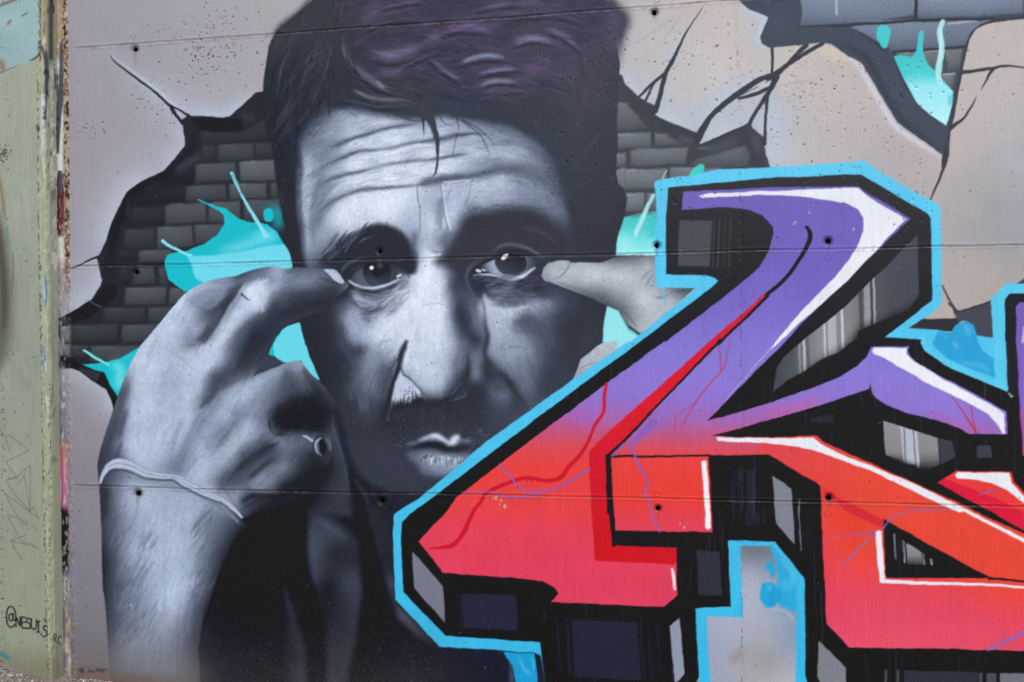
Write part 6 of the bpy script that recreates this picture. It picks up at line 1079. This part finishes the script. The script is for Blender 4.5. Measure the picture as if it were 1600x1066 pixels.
RGH = np.full((PH, PW, 1), .64, np.float32)      # fresh letter paint has more sheen than the portrait and the old ground
for k_, v_ in PARTS.items():
    nm_ = k_.split('#')[0]
    r_ = .38 if nm_ in ('painted_outline','painted_letter_fill','painted_highlight') else .44 if nm_ in ('painted_letter_block','painted_facet','painted_splash') else .54 if nm_ in ('painted_portrait','painted_hair','painted_face','painted_hand','painted_jacket','painted_eyebrow') else None
    if r_: RGH[IDS == v_] = r_
ALB = np.concatenate([albedo(IMG).astype(np.float32), RGH], -1)

# ---- the wall: one skin of paint split into its painted pieces, over a concrete core
ST = .0036
X_L, X_R, Z_T = -0.0565, 4.06, 3.13
xs = np.concatenate([np.arange(X_L, X_R, ST), np.arange(X_R, 5.75, .014)])
zs = np.concatenate([np.arange(-.06, Z_T, ST), np.arange(Z_T, 3.8, .014), [3.9, 4.0]])
nx, nz = len(xs), len(zs)
VX, VZ = np.meshgrid(xs, zs)
sx, sy = to_sheet(VX, np.zeros_like(VX), VZ)
hh = sample(HGT, sx, sy); colv = sample(ALB, sx, sy)
co = np.stack([VX, -hh, VZ], -1).reshape(-1, 3); colv = colv.reshape(-1, 4)
cxs, cys = to_sheet((VX[:-1, :-1] + VX[1:, 1:])/2, np.zeros((nz-1, nx-1)), (VZ[:-1, :-1] + VZ[1:, 1:])/2)
ii = np.clip((cxs - PX0).astype(int), 0, PW-1); jj = np.clip((cys - PY0).astype(int), 0, PH-1)
cid = IDS[jj, ii]
keep = np.ones_like(cid, bool)
for x, y, r, rough in HOLES: keep &= np.hypot(cxs - x, cys - y) > r*.93
base = (np.arange(nz-1)[:, None]*nx + np.arange(nx-1)[None, :])
quads = np.stack([base, base+1, base+nx+1, base+nx], -1)
wall = bpy.data.objects.new('concrete_wall', None); COL.objects.link(wall)
wall['label'] = 'long grey cast concrete wall painted with a man\'s portrait and large red and purple lettering'; wall['category'] = 'wall'; wall['kind'] = 'thing'
names = {v: k for k, v in PARTS.items()}
def pieces(a):
    """connected pieces of equal id in a cell map: label map, and (id, size) of each"""
    par = []; lab = np.zeros(a.shape, np.int32); prev = []
    def find(q):
        while par[q] != q: par[q] = par[par[q]]; q = par[q]
        return q
    for j in range(a.shape[0]):
        row = a[j]; st = np.flatnonzero(np.concatenate([[True], row[1:] != row[:-1]])); en = np.append(st[1:], len(row)); cur = []; p = 0
        for s_, e_ in zip(st.tolist(), en.tolist()):
            q = len(par); par.append(q); v = int(row[s_])
            while p < len(prev) and prev[p][1] <= s_: p += 1
            r = p
            while r < len(prev) and prev[r][0] < e_:
                if prev[r][2] == v:
                    A_, B_ = find(prev[r][3]), find(q)
                    if A_ != B_: par[max(A_, B_)] = min(A_, B_)
                r += 1
            cur.append((s_, e_, v, q)); lab[j, s_:e_] = q
        prev = cur
    root = np.array([find(q) for q in range(len(par))], np.int32)
    lab = root[lab]; u, inv, cnt = np.unique(lab, return_inverse=True, return_counts=True)
    return inv.reshape(a.shape), cnt
for rnd in range(2):                       # specks of one paint inside another count as the paint around them
    lab, cnt = pieces(cid)
    small = cnt[lab] < 90
    for sh in range(40):
        if not small.any(): break
        cid[:, 1:] = np.where(small[:, 1:], cid[:, :-1], cid[:, 1:]); small[:, 1:] &= small[:, :-1]
lab, cnt = pieces(cid)
pid = np.zeros(len(cnt), int); pid[lab.ravel()] = cid.ravel()
order = np.argsort(lab[keep], kind='stable'); cs = lab[keep][order]; qs = quads[keep][order]
cuts = np.searchsorted(cs, np.arange(len(cnt) + 1))
PART_LABEL = {'painted_portrait': 'painted portrait of a man in grey tones, his fingers drawn to his eyes', 'painted_lettering': 'painted block lettering in purple and red with black edges and blue outline'}
GROUPS = {'painted_portrait': ('painted_hair','painted_face','painted_eyebrow','painted_eye','painted_mouth','painted_jacket','painted_hand','painted_bracelet','painted_ring'), 'painted_lettering': ('painted_outline','painted_letter_fill','painted_highlight','painted_facet')}
made = {}
for k in np.argsort(-cnt):
    full_name = names[pid[k]]
    if full_name in ('pencil_scribble', 'signature_lettering'): continue
    f = qs[cuts[k]:cuts[k+1]]
    if len(f) < 3: continue
    nm = full_name.split('#')[0]
    if nm == 'painted_letter_block': nm = 'painted_lettering'
    u, inv = np.unique(f, return_inverse=True)
    o = mesh_obj(nm, co[u], inv.reshape(-1, 4), M_PAINT, wall, colv[u])
    made.setdefault(nm, []).append((full_name, o))
for g, subs in GROUPS.items():
    for s_ in subs:
        for _, o in made.get(s_, []): o.parent = made[g][0][1]
    made[g][0][1]['label'] = PART_LABEL[g]
crk = {}
for fnm, o in made.get('painted_crack', []): crk.setdefault(fnm, o)
for fnm, o in made.get('painted_brick', []):
    x = o.data.vertices[0].co.x
    p = crk.get('painted_crack' if x < 1.6 else ('painted_crack#1' if x < 3.05 and o.data.vertices[0].co.z < 2.84 else 'painted_crack#3'))
    if p is not None: o.parent = p

# core of the wall behind the skin
def box(name, x0, x1, y0, y1, z0, z1, mat, parent=None):
    v = np.array([(x, y, z) for z in (z0, z1) for y in (y0, y1) for x in (x0, x1)])
    f = [(0,2,3,1),(4,5,7,6),(0,1,5,4),(2,6,7,3),(0,4,6,2),(1,3,7,5)]
    return mesh_obj(name, v, f, mat, parent)
M_CONC, nt, b = nodes_mat('bare_concrete')
n1 = nt.nodes.new('ShaderNodeTexNoise'); n1.inputs['Scale'].default_value = 14; n1.inputs['Detail'].default_value = 8
geo = nt.nodes.new('ShaderNodeNewGeometry'); nt.links.new(geo.outputs['Position'], n1.inputs['Vector'])
cr = nt.nodes.new('ShaderNodeValToRGB'); cr.color_ramp.elements[0].color = (.17,.155,.135,1); cr.color_ramp.elements[1].color = (.33,.31,.28,1)
nt.links.new(n1.outputs['Fac'], cr.inputs['Fac']); nt.links.new(cr.outputs['Color'], b.inputs['Base Color']); b.inputs['Roughness'].default_value = .9
box('wall_core', -.9, 5.75, .075, .36, -.3, 4.02, M_CONC, wall)
box('wall_top', -.0565, 5.75, .001, .075, 3.985, 4.02, M_CONC, wall)
box('wall_end', 5.735, 5.75, .001, .075, -.06, 3.985, M_CONC, wall)

# tie holes: short sleeves running into the concrete
M_HOLE, nt, b = nodes_mat('tie_hole_sleeve'); b.inputs['Base Color'].default_value = (.035,.03,.027,1); b.inputs['Roughness'].default_value = .9
M_HOLE2, nt, b = nodes_mat('rusty_tie_hole'); b.inputs['Base Color'].default_value = (.12,.07,.045,1); b.inputs['Roughness'].default_value = .9
def sheet_to_wall(px, py):
    D = AX_F + (px - 800)/FPX*AX_R - (py - 533)/FPX*AX_U
    t = CD/D[1]; return CX + t*D[0], CZ + t*D[2]
for x, y, r, rough in HOLES:
    wx, wz = sheet_to_wall(x, y); wx2, _ = sheet_to_wall(x + r, y); R = (wx2 - wx)*1.16
    n = 20; an = np.arange(n)*2*math.pi/n; v = []; f = []
    jit = 1 + (.12*np.sin(an*3 + x) if rough else .02*np.sin(an*2))
    for q, (dep, k) in enumerate([(.0042, 1.12), (.012, .98), (.03, .92), (.072, .9)]):
        v += [(wx + R*k*jit[i]*math.cos(an[i]), dep, wz + R*k*jit[i]*math.sin(an[i])) for i in range(n)]
    for q in range(3): f += [(q*n+i, q*n+(i+1)%n, (q+1)*n+(i+1)%n, (q+1)*n+i) for i in range(n)]
    v.append((wx, .072, wz)); f += [(3*n+i, 3*n+(i+1)%n, len(v)-1, len(v)-1) for i in range(n)]
    me = bpy.data.meshes.new('tie_hole'); me.from_pydata([tuple(map(float, p)) for p in v], [], [tuple(dict.fromkeys(map(int, q))) for q in f]); me.materials.append(M_HOLE2 if rough and y < 100 else M_HOLE)
    o = bpy.data.objects.new('tie_hole', me); COL.objects.link(o); o.parent = wall

# ---- the pier at the left
PD = .088
pier = bpy.data.objects.new('concrete_pier', None); COL.objects.link(pier)
pier['label'] = 'pale green painted concrete pier with chipped corner at the left end of the mural wall'; pier['category'] = 'pier'
def skin(name_map, U, V, point, sheet_pt, default):
    A, Bm = np.meshgrid(U, V)
    p0 = point(A, Bm, 0*A); px, py = sheet_pt(A, Bm)
    h = sample(HGT, px, py); c = sample(ALB, px, py).reshape(-1, 4)
    pos = np.stack(point(A, Bm, h), -1).reshape(-1, 3)
    mx_, my_ = (px[:-1, :-1] + px[1:, 1:])/2, (py[:-1, :-1] + py[1:, 1:])/2
    idd = IDS[np.clip((my_ - PY0).astype(int), 0, PH-1), np.clip((mx_ - PX0).astype(int), 0, PW-1)]
    n_u = len(U); bs = (np.arange(len(V)-1)[:, None]*n_u + np.arange(n_u-1)[None, :]); qd = np.stack([bs, bs+1, bs+n_u+1, bs+n_u], -1)
    done = np.zeros_like(idd, bool)
    for key in name_map:
        if key not in PARTS: continue
        m = (idd == PARTS[key]); lb, ct = pieces(m.astype(int))
        for q in np.unique(lb[m]):
            mm = (lb == q)
            if mm.sum() < 6: continue
            done |= mm; u, inv = np.unique(qd[mm], return_inverse=True); mesh_obj(key, pos[u], inv.reshape(-1, 4), M_PIER, pier, c[u])
    u, inv = np.unique(qd[~done], return_inverse=True)
    return mesh_obj(default, pos[u], inv.reshape(-1, 4), M_PIER, pier, c[u])
XC = X_L
zz = np.concatenate([np.arange(-.06, Z_T, .004), np.arange(Z_T, 4.0, .03), [4.0]])
rz = np.random.RandomState(9)
arris = (np.interp(zz, np.arange(-.1, 4.2, .02), rz.rand(len(np.arange(-.1, 4.2, .02)))*.004) + np.interp(zz, np.arange(-.1, 4.3, .11), rz.rand(len(np.arange(-.1, 4.3, .11)))*.005)).astype(float)
def front_pt(A, Bm, h):
    k = np.clip((A - (XC - .02))/.02, 0, 1)
    ar = np.interp(Bm, zz, arris)
    bead = np.exp(-((A - (XC - .012))/.009)**2)*(.006 + .4*ar)
    return A - k*ar, -PD - h*1.0 + k*ar - bead*(1-k*.7), Bm
fxs = np.concatenate([np.arange(-1.6, -.62, .05), np.arange(-.62, XC - .0001, .004), [XC]])
skin(('pencil_scribble', 'signature_lettering'), fxs, zz, front_pt, lambda A, Bm: to_sheet(A, 0*A - PD, Bm), 'pier_face')
dys = np.arange(0, PD + .0005, PD/20)
def side_pt(A, Bm, h):
    k = np.clip((PD*.2 - A)/(PD*.2), 0, 1); ar = np.interp(Bm, zz, arris)
    return XC + h*.8 - k*ar, -PD + A + k*ar, Bm
skin(('signature_lettering',), dys, zz, side_pt, lambda A, Bm: to_sheet(0*A + XC, -PD + A, Bm), 'pier_side')
box('pier_core', -1.6, XC - .03, -PD + .012, .074, -.3, 4.02, M_CONC, pier)

# ---- ground
M_GR, nt, b = nodes_mat('dry_earth')
geo = nt.nodes.new('ShaderNodeNewGeometry')
n1 = nt.nodes.new('ShaderNodeTexNoise'); n1.inputs['Scale'].default_value = 9; n1.inputs['Detail'].default_value = 10; n1.inputs['Roughness'].default_value = .7
n2 = nt.nodes.new('ShaderNodeTexNoise'); n2.inputs['Scale'].default_value = 140; n2.inputs['Detail'].default_value = 4
for n_ in (n1, n2): nt.links.new(geo.outputs['Position'], n_.inputs['Vector'])
cr = nt.nodes.new('ShaderNodeValToRGB'); cr.color_ramp.elements[0].position = .3; cr.color_ramp.elements[1].position = .7
cr.color_ramp.elements[0].color = (.12,.098,.078,1); cr.color_ramp.elements[1].color = (.26,.22,.185,1)
mxn = nt.nodes.new('ShaderNodeMath'); mxn.operation = 'MULTIPLY_ADD'; mxn.inputs[1].default_value = .5; nt.links.new(n2.outputs['Fac'], mxn.inputs[0])
hm_ = nt.nodes.new('ShaderNodeMath'); hm_.operation = 'MULTIPLY'; hm_.inputs[1].default_value = .5; nt.links.new(n1.outputs['Fac'], hm_.inputs[0]); nt.links.new(hm_.outputs[0], mxn.inputs[2])
nt.links.new(mxn.outputs[0], cr.inputs['Fac']); nt.links.new(cr.outputs['Color'], b.inputs['Base Color']); b.inputs['Roughness'].default_value = .95
bp = nt.nodes.new('ShaderNodeBump'); bp.inputs['Distance'].default_value = .006; nt.links.new(mxn.outputs[0], bp.inputs['Height']); nt.links.new(bp.outputs['Normal'], b.inputs['Normal'])
rg = np.random.RandomState(19)
NG = [rg.rand(80, 80) for _ in range(3)]
def vn(x, y, s, g):
    u, v = (np.asarray(x)/s) % 78, (np.asarray(y)/s) % 78; i, j = np.floor(u).astype(int), np.floor(v).astype(int); tu, tv = u-i, v-j
    tu = tu*tu*(3-2*tu); tv = tv*tv*(3-2*tv)
    return (g[j, i]*(1-tu)+g[j, i+1]*tu)*(1-tv) + (g[j+1, i]*(1-tu)+g[j+1, i+1]*tu)*tv
def ground_z(x, y):
    x = np.asarray(x, float); y = np.asarray(y, float)
    near = np.exp(-(np.clip(-y, 0, 50)/.8)**2)
    mound = .105*np.clip((-x - .02)/.34, 0, 1.2)*np.exp(-(np.clip(-y, 0, 50)/.5)**2)
    slope = -.012 - .03*np.clip((x - .1)/.5, 0, 1)
    return slope + mound + near*(.018*(vn(x+9, y+9, .09, NG[0])-.5) + .01*(vn(x+5, y+7, .03, NG[1])-.5)) + (vn(x+40, y+60, .9, NG[2])-.5)*.02*np.clip(-y/1.5, 0, 1)
def sgrid(lo, hi, c, fine, far):
    a = [c]; st = fine
    while a[-1] < hi: a.append(a[-1] + st); st = min(st*1.12, far)
    bb = [c]; st = fine
    while bb[-1] > lo: bb.append(bb[-1] - st); st = min(st*1.12, far)
    return np.array(sorted(set(a[1:] + bb)))
gxs = np.concatenate([sgrid(-400, -.7, -.7, .02, 60)[:-1], np.arange(-.7, 1.0, .012), sgrid(1.0, 400, 1.0, .02, 60)])
gxs = np.unique(np.round(gxs, 5))
gys = np.unique(np.round(np.concatenate([np.arange(-.75, .1, .012), sgrid(-400, -.75, -.75, .02, 60), sgrid(.1, 400, .1, .05, 60)]), 5))
GX, GY = np.meshgrid(gxs, gys); GZm = ground_z(GX, GY)
gco = np.stack([GX, GY, GZm], -1).reshape(-1, 3); bs = (np.arange(len(gys)-1)[:, None]*len(gxs) + np.arange(len(gxs)-1)[None, :])
g = mesh_obj('ground', gco, np.stack([bs, bs+1, bs+len(gxs)+1, bs+len(gxs)], -1).reshape(-1, 4), M_GR, smooth=True); g['kind'] = 'structure'
# loose gravel and crumbs at the wall's foot
M_ST, nt, b = nodes_mat('gravel_stone')
at = nt.nodes.new('ShaderNodeVertexColor'); at.layer_name = 'paint'; nt.links.new(at.outputs['Color'], b.inputs['Base Color']); b.inputs['Roughness'].default_value = .9
ico = np.array([(0,0,-1),(.72,-.53,-.45),(-.28,-.85,-.45),(-.89,0,-.45),(-.28,.85,-.45),(.72,.53,-.45),(.28,-.85,.45),(-.72,-.53,.45),(-.72,.53,.45),(.28,.85,.45),(.89,0,.45),(0,0,1)])
icf = np.array([(0,1,2),(1,0,5),(0,2,3),(0,3,4),(0,4,5),(1,5,10),(2,1,6),(3,2,7),(4,3,8),(5,4,9),(1,10,6),(2,6,7),(3,7,8),(4,8,9),(5,9,10),(6,10,11),(7,6,11),(8,7,11),(9,8,11),(10,9,11)])
def pebble(x, y, s, rr):
    v = ico*(1 + rr.uniform(-.22, .22, (12, 1)))*np.array([rr.uniform(.8,1.3), rr.uniform(.8,1.3), rr.uniform(.5,.8)])*s
    a = rr.uniform(0, 6.28); c_, s_ = math.cos(a), math.sin(a)
    v = np.stack([v[:, 0]*c_ - v[:, 1]*s_, v[:, 0]*s_ + v[:, 1]*c_, v[:, 2]], -1)
    return v + np.array([x, y, float(ground_z(x, y)) + s*.25])
V_, F_, C_ = [], [], []
for k in range(5200):
    x = rg.uniform(-1.2, 3.0) if k > 2600 else rg.uniform(-.7, .8); y = -abs(rg.randn())*.22 - .01
    if x < XC + .02 and y > -PD - .02: y -= PD + .02
    s = .0025 + .007*rg.rand()**2.5
    V_.append(pebble(x, y, s, rg)); F_.append(icf + 12*k)
    t = rg.choice(4); C_.append(np.tile(np.array([(.26,.22,.185),(.19,.165,.145),(.36,.33,.29),(.24,.17,.13)])[t]*rg.uniform(.75,1.2), (12, 1)))
gv = mesh_obj('gravel', np.concatenate(V_), np.concatenate(F_), M_ST, None, np.concatenate(C_)); gv['kind'] = 'stuff'; gv['label'] = 'loose brown gravel and crumbs along the foot of the wall'; gv['category'] = 'gravel'
def stone(label, x, y, s, col, seed):
    rr = np.random.RandomState(seed)
    v = ico*(1 + rr.uniform(-.2, .2, (12, 1)))*np.array([1.25, .9, .62])*s
    f = icf; vv = [tuple(p) for p in v]; ff = []
    cache = {}
    def mid(a, b):
        k = (min(a, b), max(a, b))
        if k not in cache:
            m = (np.array(vv[a]) + np.array(vv[b]))/2; vv.append(tuple(m*(1.06 + rr.uniform(-.08, .1)))); cache[k] = len(vv) - 1
        return cache[k]
    for a, b_, c_ in f:
        ab, bc, ca = mid(a, b_), mid(b_, c_), mid(c_, a); ff += [(a, ab, ca), (ab, b_, bc), (ca, bc, c_), (ab, bc, ca)]
    v = np.array(vv) + np.array([x, y, float(ground_z(x, y)) + s*.28])
    o = mesh_obj('stone', v, ff, M_ST, None, np.tile(np.array(col)*1.0, (len(v), 1))*rr.uniform(.9, 1.1, (len(v), 1)))
    o['label'] = label; o['category'] = 'stone'; o['group'] = 'stones at the foot of the wall'
stone('pinkish chip of rubble lying against the wall below the painted forearm', .19, -.035, .02, (.36,.24,.18), 1)
stone('small dark stone beside the pinkish rubble at the foot of the wall', .245, -.03, .012, (.07,.06,.055), 2)
stone('flat grey stone on the gravel in front of the green pier', -.21, -.17, .016, (.3,.27,.24), 3)
